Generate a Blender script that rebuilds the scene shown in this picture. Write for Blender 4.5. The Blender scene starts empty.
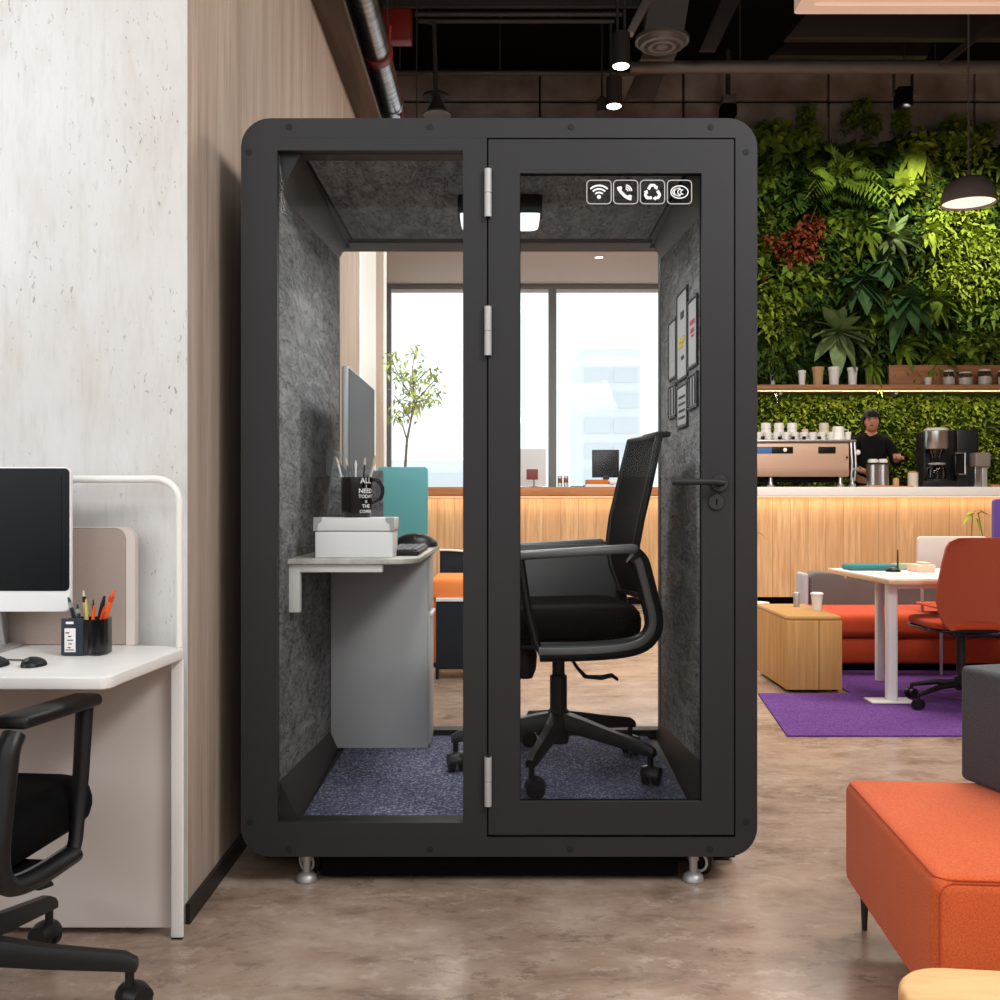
import bpy, bmesh, math, random
from mathutils import Vector, Matrix, Euler
random.seed(7)
PI = math.pi
C = bpy.context.scene.collection
F = 1032.0; CAMZ = 1.13
def W(px, py, Y):
    """a point of the place from its pixel and its depth"""
    return Vector(((px-500)*Y/F, Y, CAMZ+(500-py)*Y/F))

# ------------------------------------------------------------ materials
def srgb(r, g, b):
    f = lambda c: (c/255/12.92) if c/255 <= .04045 else ((c/255+.055)/1.055)**2.4
    return (f(r), f(g), f(b), 1)
MATS = {}
def mat(name, col, rough=.5, metal=0, spec=.5, noise=None, bump=0, bscale=200, emit=None, es=1, coat=0):
    """noise = (scale xyz, colour2, contrast lo, hi, detail)"""
    if name in MATS: return MATS[name]
    m = bpy.data.materials.new(name); m.use_nodes = True
    nt = m.node_tree; p = nt.nodes['Principled BSDF']
    p.inputs['Base Color'].default_value = col
    p.inputs['Roughness'].default_value = rough
    p.inputs['Metallic'].default_value = metal
    p.inputs['Specular IOR Level'].default_value = spec
    p.inputs['Coat Weight'].default_value = coat
    tc = nt.nodes.new('ShaderNodeTexCoord')
    if noise:
        sc, c2, lo, hi, det = noise
        mp = nt.nodes.new('ShaderNodeMapping'); mp.inputs['Scale'].default_value = sc
        nz = nt.nodes.new('ShaderNodeTexNoise'); nz.inputs['Scale'].default_value = 1; nz.inputs['Detail'].default_value = det
        rp = nt.nodes.new('ShaderNodeMapRange'); rp.inputs['From Min'].default_value = lo; rp.inputs['From Max'].default_value = hi
        mx = nt.nodes.new('ShaderNodeMix'); mx.data_type = 'RGBA'
        mx.inputs[6].default_value = col; mx.inputs[7].default_value = c2
        L = nt.links.new
        L(tc.outputs['Object'], mp.inputs[0]); L(mp.outputs[0], nz.inputs['Vector']); L(nz.outputs['Fac'], rp.inputs['Value'])
        L(rp.outputs[0], mx.inputs[0]); L(mx.outputs[2], p.inputs['Base Color'])
    if bump:
        nb = nt.nodes.new('ShaderNodeTexNoise'); nb.inputs['Scale'].default_value = bscale; nb.inputs['Detail'].default_value = 3
        bp = nt.nodes.new('ShaderNodeBump'); bp.inputs['Strength'].default_value = bump; bp.inputs['Distance'].default_value = .004
        nt.links.new(tc.outputs['Object'], nb.inputs['Vector']); nt.links.new(nb.outputs['Fac'], bp.inputs['Height'])
        nt.links.new(bp.outputs[0], p.inputs['Normal'])
    if emit:
        p.inputs['Emission Color'].default_value = emit; p.inputs['Emission Strength'].default_value = es
    MATS[name] = m
    return m

class NT:
    """small node-graph writer"""
    def __init__(s, name, rough=.5, spec=.5):
        s.m = bpy.data.materials.new(name); s.m.use_nodes = True; s.nt = s.m.node_tree
        s.p = s.nt.nodes['Principled BSDF']; s.p.inputs['Roughness'].default_value = rough
        s.p.inputs['Specular IOR Level'].default_value = spec
        s.tc = s.nt.nodes.new('ShaderNodeTexCoord').outputs['Object']; MATS[name] = s.m
    def link(s, a, b): s.nt.links.new(a, b)
    def vec(s, scale, loc=(0,0,0), rot=(0,0,0)):
        n = s.nt.nodes.new('ShaderNodeMapping'); n.inputs['Scale'].default_value = scale
        n.inputs['Location'].default_value = loc; n.inputs['Rotation'].default_value = rot
        s.link(s.tc, n.inputs[0]); return n.outputs[0]
    def noise(s, v, detail=4, rough=.5, dist=0, scale=1):
        n = s.nt.nodes.new('ShaderNodeTexNoise'); n.inputs['Scale'].default_value = scale
        n.inputs['Detail'].default_value = detail; n.inputs['Roughness'].default_value = rough; n.inputs['Distortion'].default_value = dist
        s.link(v, n.inputs['Vector']); return n.outputs['Fac']
    def voro(s, v, feature='F1', out='Distance', rnd=1):
        n = s.nt.nodes.new('ShaderNodeTexVoronoi'); n.feature = feature; n.inputs['Scale'].default_value = 1
        n.inputs['Randomness'].default_value = rnd
        s.link(v, n.inputs['Vector']); return n.outputs[out]
    def rng(s, x, a, b, c=0, d=1):
        n = s.nt.nodes.new('ShaderNodeMapRange')
        for k, v in zip(('From Min','From Max','To Min','To Max'), (a,b,c,d)): n.inputs[k].default_value = v
        s.link(x, n.inputs['Value']); return n.outputs[0]
    def mul(s, a, b, op='MULTIPLY'):
        n = s.nt.nodes.new('ShaderNodeMath'); n.operation = op
        for i, v in enumerate((a, b)):
            if isinstance(v, (int, float)): n.inputs[i].default_value = v
            else: s.link(v, n.inputs[i])
        return n.outputs[0]
    def mix(s, f, a, b, blend='MIX'):
        n = s.nt.nodes.new('ShaderNodeMix'); n.data_type = 'RGBA'; n.blend_type = blend
        for i, v in ((0, f), (6, a), (7, b)):
            if isinstance(v, (int, float, tuple)): n.inputs[i].default_value = v
            else: s.link(v, n.inputs[i])
        return n.outputs[2]
    def sep(s, v):
        n = s.nt.nodes.new('ShaderNodeSeparateXYZ'); s.link(v, n.inputs[0]); return n.outputs
    def out(s, col=None, rough=None, bump=None, strength=.3, dist=.01):
        if col is not None: s.link(col, s.p.inputs['Base Color'])
        if rough is not None: s.link(rough, s.p.inputs['Roughness'])
        if bump is not None:
            b = s.nt.nodes.new('ShaderNodeBump'); b.inputs['Strength'].default_value = strength; b.inputs['Distance'].default_value = dist
            s.link(bump, b.inputs['Height']); s.link(b.outputs[0], s.p.inputs['Normal'])
        return s.m

def concrete_plaster():
    n = NT('concrete_plaster', .8, .2)
    a = n.noise(n.vec((1.3,1.3,.8)), 5, .6); b = n.noise(n.vec((9,9,3)), 6, .65)
    v = n.noise(n.vec((60,60,9)), 3, .6)
    base = n.mix(n.rng(a,.35,.65), srgb(216,217,217), srgb(200,198,195))
    base = n.mix(n.rng(b,.5,.8,0,.5), base, srgb(190,180,170))
    base = n.mix(n.rng(v,.5,.75,0,.22), base, srgb(170,160,150))
    area = n.rng(n.noise(n.vec((5,5,3),(4,2,1)),5,.75), .44,.60)
    pn = n.noise(n.vec((95,95,42)), 3, .55, .6)
    pits = n.mul(n.rng(pn,.64,.69,0,1), area)
    base = n.mix(n.mul(pits,.55), base, srgb(95,85,78))
    return n.out(base, None, n.mul(b, pits, 'SUBTRACT'), .25, .01)
def streaky_plaster():
    n = NT('streaky_plaster', .85, .2)
    a = n.noise(n.vec((1,14,.9)), 6, .6); b = n.noise(n.vec((1,70,3)), 4, .6); c = n.noise(n.vec((2,2,1)), 3)
    base = n.mix(n.rng(a,.3,.7), srgb(188,170,155), srgb(152,135,120))
    base = n.mix(n.rng(b,.5,.75,0,.45), base, srgb(104,90,79))
    base = n.mix(n.rng(c,.4,.65,0,.4), base, srgb(184,170,156))
    return n.out(base, None, a, .15, .01)
def polished_floor():
    n = NT('polished_concrete', .3, .6)
    a = n.noise(n.vec((.75,1.1,1)), 6, .62, .6); b = n.noise(n.vec((3.0,5,1)), 7, .66, .25); c = n.noise(n.vec((14,22,1)), 5, .6)
    base = n.mix(n.rng(a,.35,.65), srgb(180,157,140), srgb(144,121,104))
    base = n.mix(n.rng(b,.48,.68,0,.6), base, srgb(200,181,163))
    base = n.mix(n.rng(b,.30,.46,.65,0), base, srgb(92,72,60))
    base = n.mix(n.rng(c,.5,.7,0,.25), base, srgb(112,90,78))
    e_ = n.noise(n.vec((5.5,8,1),(3,1,0)), 9, .78, .15); base = n.mix(n.mul(n.rng(e_,.555,.60,0,1), n.rng(a,.40,.55,0,.5)), base, srgb(96,78,66))
    base = n.mix(n.mul(n.rng(e_,.40,.45,1,0), .35), base, srgb(206,190,174))
    return n.out(base, n.rng(a,.3,.7,.16,.30), b, .05, .01)
def marled_felt():
    n = NT('marled_felt', .95, .1)
    a = n.noise(n.vec((16,4.5,16)), 6, .75, .8); b = n.noise(n.vec((90,30,90)), 3); c = n.noise(n.vec((19,5.5,19)), 5, .72, .8)
    vein = n.rng(n.mul(n.mul(c, .5, 'SUBTRACT'), -1), -.10, 0, 0, 1)
    absn = n.nt.nodes.new('ShaderNodeMath'); absn.operation = 'ABSOLUTE'; n.link(n.mul(c, .5, 'SUBTRACT'), absn.inputs[0])
    vein = n.rng(absn.outputs[0], 0, .03, 1, 0)
    base = n.mix(n.rng(a,.35,.65), srgb(150,150,150), srgb(86,86,86))
    base = n.mix(n.mul(vein,.85), base, srgb(40,40,42))
    base = n.mix(n.rng(b,.4,.7,0,.4), base, srgb(160,160,160))
    return n.out(base, None, b, .1, .003)
def loop_carpet(name, c1, c2, c3, s=55):
    n = NT(name, .95, .05)
    a = n.noise(n.vec((s,s,s)), 3, .7); b = n.noise(n.vec((s*2.5,)*3), 2); c = n.noise(n.vec((2.2,3.5,3)), 4)
    base = n.mix(n.rng(a,.35,.65), c1, c2); base = n.mix(n.rng(b,.52,.68), base, c3)
    base = n.mix(n.rng(c,.4,.7,0,.35), base, c1)
    return n.out(base, None, a, .8, .01)
def oak_panel(name, c1, c2, plank=.19, seed=0):
    """vertical boards: grain along z, boards stepping along x"""
    n = NT(name, .55, .3)
    x = n.sep(n.tc)[0]
    idx = n.mul(n.mul(x, 1/plank), 0, 'ADD'); fl = n.nt.nodes.new('ShaderNodeMath'); fl.operation = 'FLOOR'; n.link(idx, fl.inputs[0])
    wn = n.nt.nodes.new('ShaderNodeTexWhiteNoise'); wn.noise_dimensions = '1D'; n.link(fl.outputs[0], wn.inputs['W'])
    fr = n.nt.nodes.new('ShaderNodeMath'); fr.operation = 'FRACT'; n.link(idx, fr.inputs[0])
    g = n.noise(n.vec((26,26,1.6),(seed,0,0)), 5, .6, .4); h = n.noise(n.vec((80,80,3)), 3)
    base = n.mix(n.rng(g,.35,.68), c1, c2)
    base = n.mix(n.mul(n.rng(h,.45,.7), .3), base, tuple([v*.6 for v in c2[:3]]+[1]))
    base = n.mix(n.mul(wn.outputs['Value'], .6), base, c2)
    joint = n.rng(fr.outputs[0], 0, .05, 1, 0)
    base = n.mix(n.mul(joint,.8), base, tuple([v*.35 for v in c2[:3]]+[1]))
    return n.out(base, None, g, .08, .005)
def wood(name, c1, c2, sc=(3,40,40), rough=.5):
    n = NT(name, rough, .35)
    g = n.noise(n.vec(sc), 5, .6, .5)
    return n.out(n.mix(n.rng(g,.35,.68), c1, c2), None, g, .06, .004)
def fabric(name, c1, c2, s=260):
    n = NT(name, .9, .15)
    a = n.noise(n.vec((s,s,s)), 3, .6); b = n.noise(n.vec((7,7,7)), 4)
    base = n.mix(n.rng(a,.35,.65), c1, c2); base = n.mix(n.rng(b,.35,.7,0,.3), base, c2)
    n.p.inputs['Sheen Weight'].default_value = 0 if 'black' in name else .1
    return n.out(base, None, a, .35, .003)
def leafmat(name, c1, c2, rough=.6):
    n = NT(name, rough, .22)
    a = n.noise(n.vec((5,5,5)), 4); b = n.noise(n.vec((40,40,40)), 3)
    base = n.mix(n.rng(a,.35,.65), c1, c2); base = n.mix(n.rng(b,.4,.7,0,.4), base, c1)
    n.p.inputs['Subsurface Weight'].default_value = 0
    return n.out(base)
def glass(name, tint=(.96,.97,.97,1), gl=.5):
    m = bpy.data.materials.new(name); m.use_nodes = True; nt = m.node_tree
    for k in list(nt.nodes):
        if k.type != 'OUTPUT_MATERIAL': nt.nodes.remove(k)
    o = [k for k in nt.nodes if k.type == 'OUTPUT_MATERIAL'][0]
    t = nt.nodes.new('ShaderNodeBsdfTransparent'); t.inputs[0].default_value = tint
    g = nt.nodes.new('ShaderNodeBsdfGlossy'); g.inputs['Roughness'].default_value = .01
    fr = nt.nodes.new('ShaderNodeFresnel'); fr.inputs[0].default_value = 1.25
    mu = nt.nodes.new('ShaderNodeMath'); mu.operation = 'MULTIPLY'; mu.inputs[1].default_value = gl
    mx = nt.nodes.new('ShaderNodeMixShader')
    nt.links.new(fr.outputs[0], mu.inputs[0]); nt.links.new(mu.outputs[0], mx.inputs[0])
    nt.links.new(t.outputs[0], mx.inputs[1]); nt.links.new(g.outputs[0], mx.inputs[2]); nt.links.new(mx.outputs[0], o.inputs[0])
    MATS[name] = m; return m

concrete_plaster(); streaky_plaster(); polished_floor(); marled_felt()
loop_carpet('blue_carpet', srgb(72,74,98), srgb(104,106,134), srgb(178,180,196))
loop_carpet('purple_rug', srgb(88,54,116), srgb(112,74,142), srgb(134,96,164), 60)
oak_panel('counter_oak', srgb(222,180,136), srgb(192,146,102))
oak_panel('ottoman_oak', srgb(206,162,100), srgb(178,132,76), .3, 3)
wood('shelf_oak', srgb(190,134,94), srgb(160,106,70))
wood('table_oak', srgb(226,196,160), srgb(208,170,130))
wood('pale_oak', srgb(232,186,128), srgb(214,162,100), (4,30,30))
wood('counter_edge_oak', srgb(190,128,80), srgb(160,98,55))
wood('laminate_oak', srgb(206,202,194), srgb(176,171,162), (30,4,30))
fabric('orange_fabric', srgb(220,108,62), srgb(196,84,42))
fabric('rust_fabric', srgb(196,82,48), srgb(170,64,34))
fabric('charcoal_fabric', srgb(92,92,96), srgb(70,70,74))
fabric('grey_fabric', srgb(112,108,106), srgb(90,87,86))
fabric('black_fabric', srgb(5,5,6), srgb(2,2,3))
fabric('mustard_fabric', srgb(182,142,84), srgb(164,124,68))
fabric('taupe_fabric', srgb(164,149,139), srgb(156,141,131), 400)
fabric('teal_fabric', srgb(118,194,198), srgb(108,184,188), 400)
fabric('teal_pad', srgb(60,128,132), srgb(50,112,116), 400)
fabric('purple_fabric', srgb(98,78,150), srgb(86,66,136), 400)
fabric('navy_fabric', srgb(30,40,50), srgb(22,30,40), 400)
mat('booth_paint', srgb(43,43,44), .55, 0, .25, bump=.05, bscale=500)
mat('booth_dark', srgb(40,40,41), .55, 0, .3)
mat('hinge_metal', srgb(176,176,176), .5, .2, .3)
mat('handle_grey', srgb(42,42,43), .45, 0, .4)
mat('bolt_dark', srgb(32,32,33), .6, 0, .2)
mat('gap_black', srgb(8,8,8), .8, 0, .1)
mat('black_plastic', srgb(20,20,21), .42, 0, .4)
mat('grey_plastic', srgb(96,96,97), .4, 0, .5)
mat('dark_mesh', srgb(26,26,27), .8, 0, .15, ((300,300,300), srgb(12,12,13), .45, .55, 2))
mat('steel', srgb(190,190,190), .28, 1, .5)
mat('satin_steel', srgb(178,178,178), .45, .6, .5)
mat('galvanised', srgb(150,155,160), .3, 1, .5, ((6,30,6), srgb(100,104,108), .4, .7, 3))
mat('white_plastic', srgb(236,236,236), .4, 0, .4)
mat('white_paint', srgb(232,230,227), .5, 0, .35)
mat('desk_white', srgb(238,236,233), .35, 0, .4)
mat('panel_grey', srgb(212,203,196), .6, 0, .25)
mat('cabinet_grey', srgb(192,192,192), .55, 0, .3)
mat('ceiling_black', srgb(16,15,14), .9, 0, .1)
mat('dark_pipe', srgb(58,54,50), .5, 0, .4)
mat('dark_brown_metal', srgb(52,46,42), .6, 0, .3)
mat('pipe_grey', srgb(110,106,100), .45, .3, .4)
mat('red_paint', srgb(122,24,15), .5, 0, .4)
mat('wall_beige', srgb(188,166,150), .8, 0, .2, ((2,2,2), srgb(176,152,136), .4, .6, 3))
mat('soffit_beige', srgb(204,182,166), .85, 0, .2)
mat('concrete_brown', srgb(172,160,148), .85, 0, .2, ((3,3,3), srgb(136,124,112), .35, .65, 6), .3, 20)
mat('window_frame', srgb(122,122,118), .5, .1, .4)
mat('black_skirting', srgb(24,22,21), .45, 0, .5)
mat('divider_trim', srgb(206,194,186), .6, 0, .25)
mat('streaky_dark', srgb(104,92,82), .85, 0, .15, ((14,1,14), srgb(84,74,66), .4, .6, 5))
mat('light_grey', srgb(168,168,172), .8, 0, .2)
mat('shell_white', srgb(216,208,200), .5, 0, .3)
mat('screen_black', srgb(20,23,25), .3, 0, .25)
mat('screen_grey', srgb(70,72,74), .45, 0, .12)
mat('paper', srgb(232,230,226), .8, 0, .2)
mat('print_dark', srgb(60,60,62), .8, 0, .2)
mat('print_red', srgb(190,70,80), .8, 0, .2)
mat('print_yellow', srgb(196,170,60), .8, 0, .2)
mat('print_blue', srgb(70,110,160), .6, 0, .2)
mat('ink_white', srgb(240,240,240), .6, 0, .3)
mat('marking_white', srgb(236,236,236), .6, 0, .3)
mat('marking_line', srgb(170,170,170), .6, 0, .3)
mat('ceramic_black', srgb(13,13,14), .2, 0, .6)
mat('ceramic_white', srgb(228,226,222), .3, 0, .5)
mat('ceramic_sand', srgb(206,196,180), .5, 0, .3)
mat('cardboard', srgb(196,160,120), .8, 0, .2)
mat('copper_panel', srgb(196,164,142), .4, .25, .5)
mat('copper_dark', srgb(160,130,110), .45, .25, .5)
mat('stone_white', srgb(226,224,222), .35, 0, .4)
mat('skin', srgb(186,130,106), .55, 0, .35)
mat('hair', srgb(24,18,15), .7, 0, .3)
mat('shirt_black', srgb(20,20,21), .9, 0, .15)
mat('orange_plastic', srgb(240,98,30), .4, 0, .5)
mat('red_plastic', srgb(216,60,40), .4, 0, .5)
mat('yellow_pencil', srgb(202,192,90), .5, 0, .4)
mat('cream_plastic', srgb(214,196,164), .5, 0, .4)
mat('dark_blue_plastic', srgb(36,44,58), .4, 0, .5)
mat('bark', srgb(110,92,72), .85, 0, .2, ((20,20,60), srgb(80,64,48), .4, .6, 3))
mat('maroon', srgb(120,52,48), .6, 0, .3)
mat('book_orange', srgb(204,110,50), .6, 0, .3)
mat('orange_cushion', srgb(240,138,74), .85, 0, .2)
mat('pink_paper', srgb(232,196,172), .7, 0, .2)
mat('green_paper', srgb(150,170,140), .7, 0, .2)
mat('rust_shell', srgb(178,80,50), .5, 0, .4)
mat('soil', srgb(30,24,18), .95, 0, .1, ((30,30,30), srgb(14,20,8), .4, .6, 4))
mat('moss_backing', srgb(50,66,18), .95, 0, .1, ((26,26,26), srgb(24,36,10), .4, .6, 4))
mat('print_grey', srgb(176,176,176), .8, 0, .2)
mat('rod', srgb(120,120,120), .6, 0, .2)
mat('grey_building', srgb(222,224,226), .8, 0, .2)  # distance haze put into this pale tone and into building_glass
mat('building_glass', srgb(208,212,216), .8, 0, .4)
mat('light_panel', srgb(236,206,186), .6, 0, .2, emit=(1,.74,.56,1), es=.2)
mat('lamp_lens', srgb(255,250,240), .5, 0, .2, emit=(1,.9,.76,1), es=9)
mat('booth_lens', srgb(250,250,250), .5, 0, .2, emit=(1,1,1,1), es=1.6)
mat('shade_inside', srgb(250,240,225), .6, 0, .2, emit=(1,.88,.72,1), es=1.0)
mat('led_strip', srgb(255,220,170), .5, 0, .2, emit=(1,.78,.56,1), es=.8)
mat('taupe_metal', srgb(122,112,106), .5, 0, .4)
leafmat('leaf_dark', srgb(44,70,24), srgb(76,104,36))
leafmat('leaf_mid', srgb(96,124,34), srgb(132,154,54))
leafmat('leaf_lime', srgb(126,148,42), srgb(168,184,68))
leafmat('leaf_moss', srgb(80,100,24), srgb(128,138,40), .7)
leafmat('leaf_red', srgb(122,56,36), srgb(156,84,54))
leafmat('leaf_silver', srgb(110,134,84), srgb(150,170,116))
leafmat('leaf_blue', srgb(60,98,56), srgb(92,128,78))
leafmat('leaf_tree', srgb(128,150,60), srgb(178,188,108))
glass('clear_glass'); glass('window_glass', (.97,.98,.98,1), .3); glass('jar_glass', (.82,.82,.8,1), 1.5)
M = MATS

# ------------------------------------------------------------ mesh builder
class B:
    def __init__(s, o=(0,0,0)):
        s.v = []; s.f = []; s.o = Vector(o)
    def add(s, verts, faces):
        k = len(s.v); s.v += [Vector(v) for v in verts]; s.f += [tuple(i+k for i in f) for f in faces]; return s
    def addbm(s, bm):
        bm.verts.index_update(); s.add([v.co.copy() for v in bm.verts], [[v.index for v in f.verts] for f in bm.faces]); bm.free(); return s
    def box(s, x0, x1, y0, y1, z0, z1, bev=0, seg=3, rot=None, piv=None):
        bm = bmesh.new(); bmesh.ops.create_cube(bm, size=1)
        for v in bm.verts:
            v.co = Vector(((x0+x1)/2+v.co.x*(x1-x0), (y0+y1)/2+v.co.y*(y1-y0), (z0+z1)/2+v.co.z*(z1-z0)))
        if bev:
            bev = min(bev, .49*min(abs(x1-x0), abs(y1-y0), abs(z1-z0)))
            bmesh.ops.bevel(bm, geom=bm.edges[:], offset=bev, segments=seg, affect='EDGES', profile=.5)
        if rot:
            p = Vector(piv) if piv else Vector(((x0+x1)/2, (y0+y1)/2, (z0+z1)/2)); R = Euler(rot).to_matrix()
            for v in bm.verts: v.co = p+R@(v.co-p)
        return s.addbm(bm)
    def cyl(s, p0, p1, r0, r1=None, n=20, caps=True):
        return s.tube([p0, p1], [r0, r0 if r1 is None else r1], n, caps)
    def tube(s, path, r, n=12, caps=True, flat=1.0, up=None, closed=False):
        path = [Vector(p) for p in path]; m = len(path)
        if isinstance(r, (int, float)): r = [r]*m
        vs = []; prev = None
        for i, p in enumerate(path):
            if closed: d = path[(i+1) % m]-path[i-1]
            else: d = path[min(i+1, m-1)]-path[max(i-1, 0)]
            d.normalize()
            if prev is None:
                a = Vector(up) if up else (Vector((0,0,1)) if abs(d.z) < .9 else Vector((1,0,0)))
            else: a = prev
            u = (a-d*a.dot(d)); u.normalize(); w = d.cross(u); prev = u
            for k in range(n):
                t = 2*PI*k/n; vs.append(p+u*(math.cos(t)*r[i]*flat)+w*(math.sin(t)*r[i]))
        fs = []
        for i in range(m if closed else m-1):
            j = (i+1) % m
            for k in range(n):
                fs.append((i*n+k, i*n+(k+1) % n, j*n+(k+1) % n, j*n+k))
        if caps and not closed:
            fs.append(tuple(reversed(range(n)))); fs.append(tuple((m-1)*n+k for k in range(n)))
        return s.add(vs, fs)
    def lathe(s, c, prof, n=28, axis='z', sx=1, sy=1):
        """prof = [(r, h), ...] about an axis through c"""
        c = Vector(c); vs = []; fs = []
        for r, h in prof:
            for k in range(n):
                t = 2*PI*k/n; a, b = r*math.cos(t)*sx, r*math.sin(t)*sy
                vs.append(c+Vector({'z': (a,b,h), 'y': (a,h,b), 'x': (h,a,b)}[axis]))
        for i in range(len(prof)-1):
            for k in range(n):
                fs.append((i*n+k, i*n+(k+1) % n, (i+1)*n+(k+1) % n, (i+1)*n+k))
        if prof[0][0] > 1e-6 and prof[-1][0] > 1e-6:
            m = len(prof)-1; fs += [(m*n+k, m*n+(k+1) % n, (k+1) % n, k) for k in range(n)]; return s.add(vs, fs)
        if prof[0][0] > 1e-6: fs.append(tuple(reversed(range(n))))
        if prof[-1][0] > 1e-6: fs.append(tuple((len(prof)-1)*n+k for k in range(n)))
        return s.add(vs, fs)
    def ball(s, c, r, n=16):
        c = Vector(c); r = Vector(r) if not isinstance(r, (int, float)) else Vector((r,r,r))
        bm = bmesh.new(); bmesh.ops.create_uvsphere(bm, u_segments=n, v_segments=max(6, n*2//3), radius=1)
        for v in bm.verts: v.co = c+Vector((v.co.x*r.x, v.co.y*r.y, v.co.z*r.z))
        return s.addbm(bm)
    def prism(s, poly, a0, a1, axis='y', bev=0):
        """poly of 2D points: axis y -> (x,z); x -> (y,z); z -> (x,y)"""
        f = {'y': lambda p, a: (p[0],a,p[1]), 'x': lambda p, a: (a,p[0],p[1]), 'z': lambda p, a: (p[0],p[1],a)}[axis]
        n = len(poly); vs = [f(p, a0) for p in poly]+[f(p, a1) for p in poly]
        fs = [tuple(range(n)), tuple(reversed(range(n, 2*n)))]+[(i, n+i, n+(i+1) % n, (i+1) % n) for i in range(n)]
        if bev:
            bm = bmesh.new(); bv = [bm.verts.new(v) for v in vs]
            for q in fs: bm.faces.new([bv[i] for i in q])
            bmesh.ops.recalc_face_normals(bm, faces=bm.faces[:])
            caps = [e for e in bm.edges if len(set(bv.index(v)//n for v in e.verts)) == 1]
            bmesh.ops.bevel(bm, geom=caps, offset=bev, segments=3, affect='EDGES', profile=.5, clamp_overlap=True)
            return s.addbm(bm)
        return s.add(vs, fs)
    def ring(s, outer, inner, a0, a1, axis='y'):
        f = {'y': lambda p, a: (p[0],a,p[1]), 'x': lambda p, a: (a,p[0],p[1]), 'z': lambda p, a: (p[0],p[1],a)}[axis]
        n = len(outer); vs = [f(p, a0) for p in outer]+[f(p, a0) for p in inner]+[f(p, a1) for p in outer]+[f(p, a1) for p in inner]
        fs = []
        for i in range(n):
            j = (i+1) % n
            fs += [(i,j,n+j,n+i), (2*n+i,3*n+i,3*n+j,2*n+j), (i,2*n+i,2*n+j,j), (n+i,n+j,3*n+j,3*n+i)]
        return s.add(vs, fs)
    def xf(s, mtx):
        s.v = [mtx@v for v in s.v]; return s
    def build(s, name, material, parent=None, smooth=True, fix=True):
        me = bpy.data.meshes.new(name)
        me.from_pydata([v-s.o for v in s.v], [], s.f)
        bm = bmesh.new(); bm.from_mesh(me)
        if fix: bmesh.ops.recalc_face_normals(bm, faces=bm.faces[:])
        if smooth:
            for f in bm.faces: f.smooth = True
            for e in bm.edges:
                if len(e.link_faces) != 2 or e.calc_face_angle(9) > .62: e.smooth = False
        bm.to_mesh(me); bm.free(); me.materials.append(M[material])
        o = bpy.data.objects.new(name, me); C.objects.link(o)
        if parent is not None: o.parent = parent
        else: o.location = s.o
        return o
def rrect(x0, x1, z0, z1, r, seg=6):
    r = max(r, 1e-4); pts = []
    for cx, cz, a in ((x1-r,z1-r,0), (x0+r,z1-r,90), (x0+r,z0+r,180), (x1-r,z0+r,270)):
        for k in range(seg+1):
            t = math.radians(a+90*k/seg); pts.append((cx+r*math.cos(t), cz+r*math.sin(t)))
    return pts
def toprect(x0, x1, z0, z1, r, seg=6):
    return [p for p in rrect(x0, x1, z0, z1, r, seg)[:2*(seg+1)]]+[(x0,z0),(x1,z0)]
def smooth(path, k=4):
    P_ = [Vector(p) for p in path]; out = []
    for i in range(len(P_)-1):
        a = P_[max(i-1,0)]; b = P_[i]; c = P_[i+1]; d = P_[min(i+2,len(P_)-1)]
        for j in range(k):
            t = j/k; out.append(.5*((2*b)+(c-a)*t+(2*a-5*b+4*c-d)*t*t+(3*b-a-3*c+d)*t**3))
    return out+[P_[-1]]
def thing(name, label, cat, loc=(0,0,0), rz=0, group=None):
    o = bpy.data.objects.new(name, None); C.objects.link(o); o.empty_display_size = .1
    o.location = loc; o.rotation_euler = (0,0,rz); o['label'] = label; o['category'] = cat
    if group: o['group'] = group
    return o
def tag(o, label, cat, group=None):
    o['label'] = label; o['category'] = cat
    if group: o['group'] = group
    return o
def struct(o): o['kind'] = 'structure'; return o
def copytree(o, parent=None):
    c = o.copy(); C.objects.link(c)
    if parent is not None: c.parent = parent
    for ch in o.children: copytree(ch, c)
    return c
# ------------------------------------------------------------ the setting
SX = -.837; FY = 2.76
def sbox(name, m, *a, **k): return struct(B().box(*a, **k).build(name, m))
sbox('floor', 'polished_concrete', -6, 9, -1.6, 13.2, -.06, 0)
sbox('wall_left', 'concrete_plaster', -6, SX, FY, FY+.006, 0, 6.5)
sbox('wall_side', 'streaky_plaster', SX-.16, SX, FY+.006, 7.55, 0, 3.35)
sbox('trim_1', 'streaky_dark', SX-.16, -.70, FY+.06, 7.55, 3.35, 3.39)
sbox('wall_upper', 'ceiling_black', SX-.16, SX-.02, FY+.06, 7.55, 3.39, 6.5)  # black sheet added to keep the space above the trim dark
sbox('baseboard_side', 'black_skirting', SX, SX+.012, FY-.012, 7.55, 0, .055)
# white pilaster and door trim on the side wall, seen through the booth
sbox('trim_2', 'white_paint', SX, SX+.012, 6.15, 6.86, 0, 3.35)
sbox('trim_3', 'white_paint', SX-.18, SX+.006, 7.40, 7.56, 0, 3.35)
wb = B()
wb.box(-6, -1.42, 13.0, 13.15, 0, 6.5); wb.box(-1.42, 2.62, 13.0, 13.15, 0, 1.0)
wb.box(-1.42, 2.62, 13.0, 13.15, 3.84, 5.95); wb.box(2.62, 9, 13.0, 13.15, 0, 5.95)
struct(wb.build('wall_back', 'wall_beige'))
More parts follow.
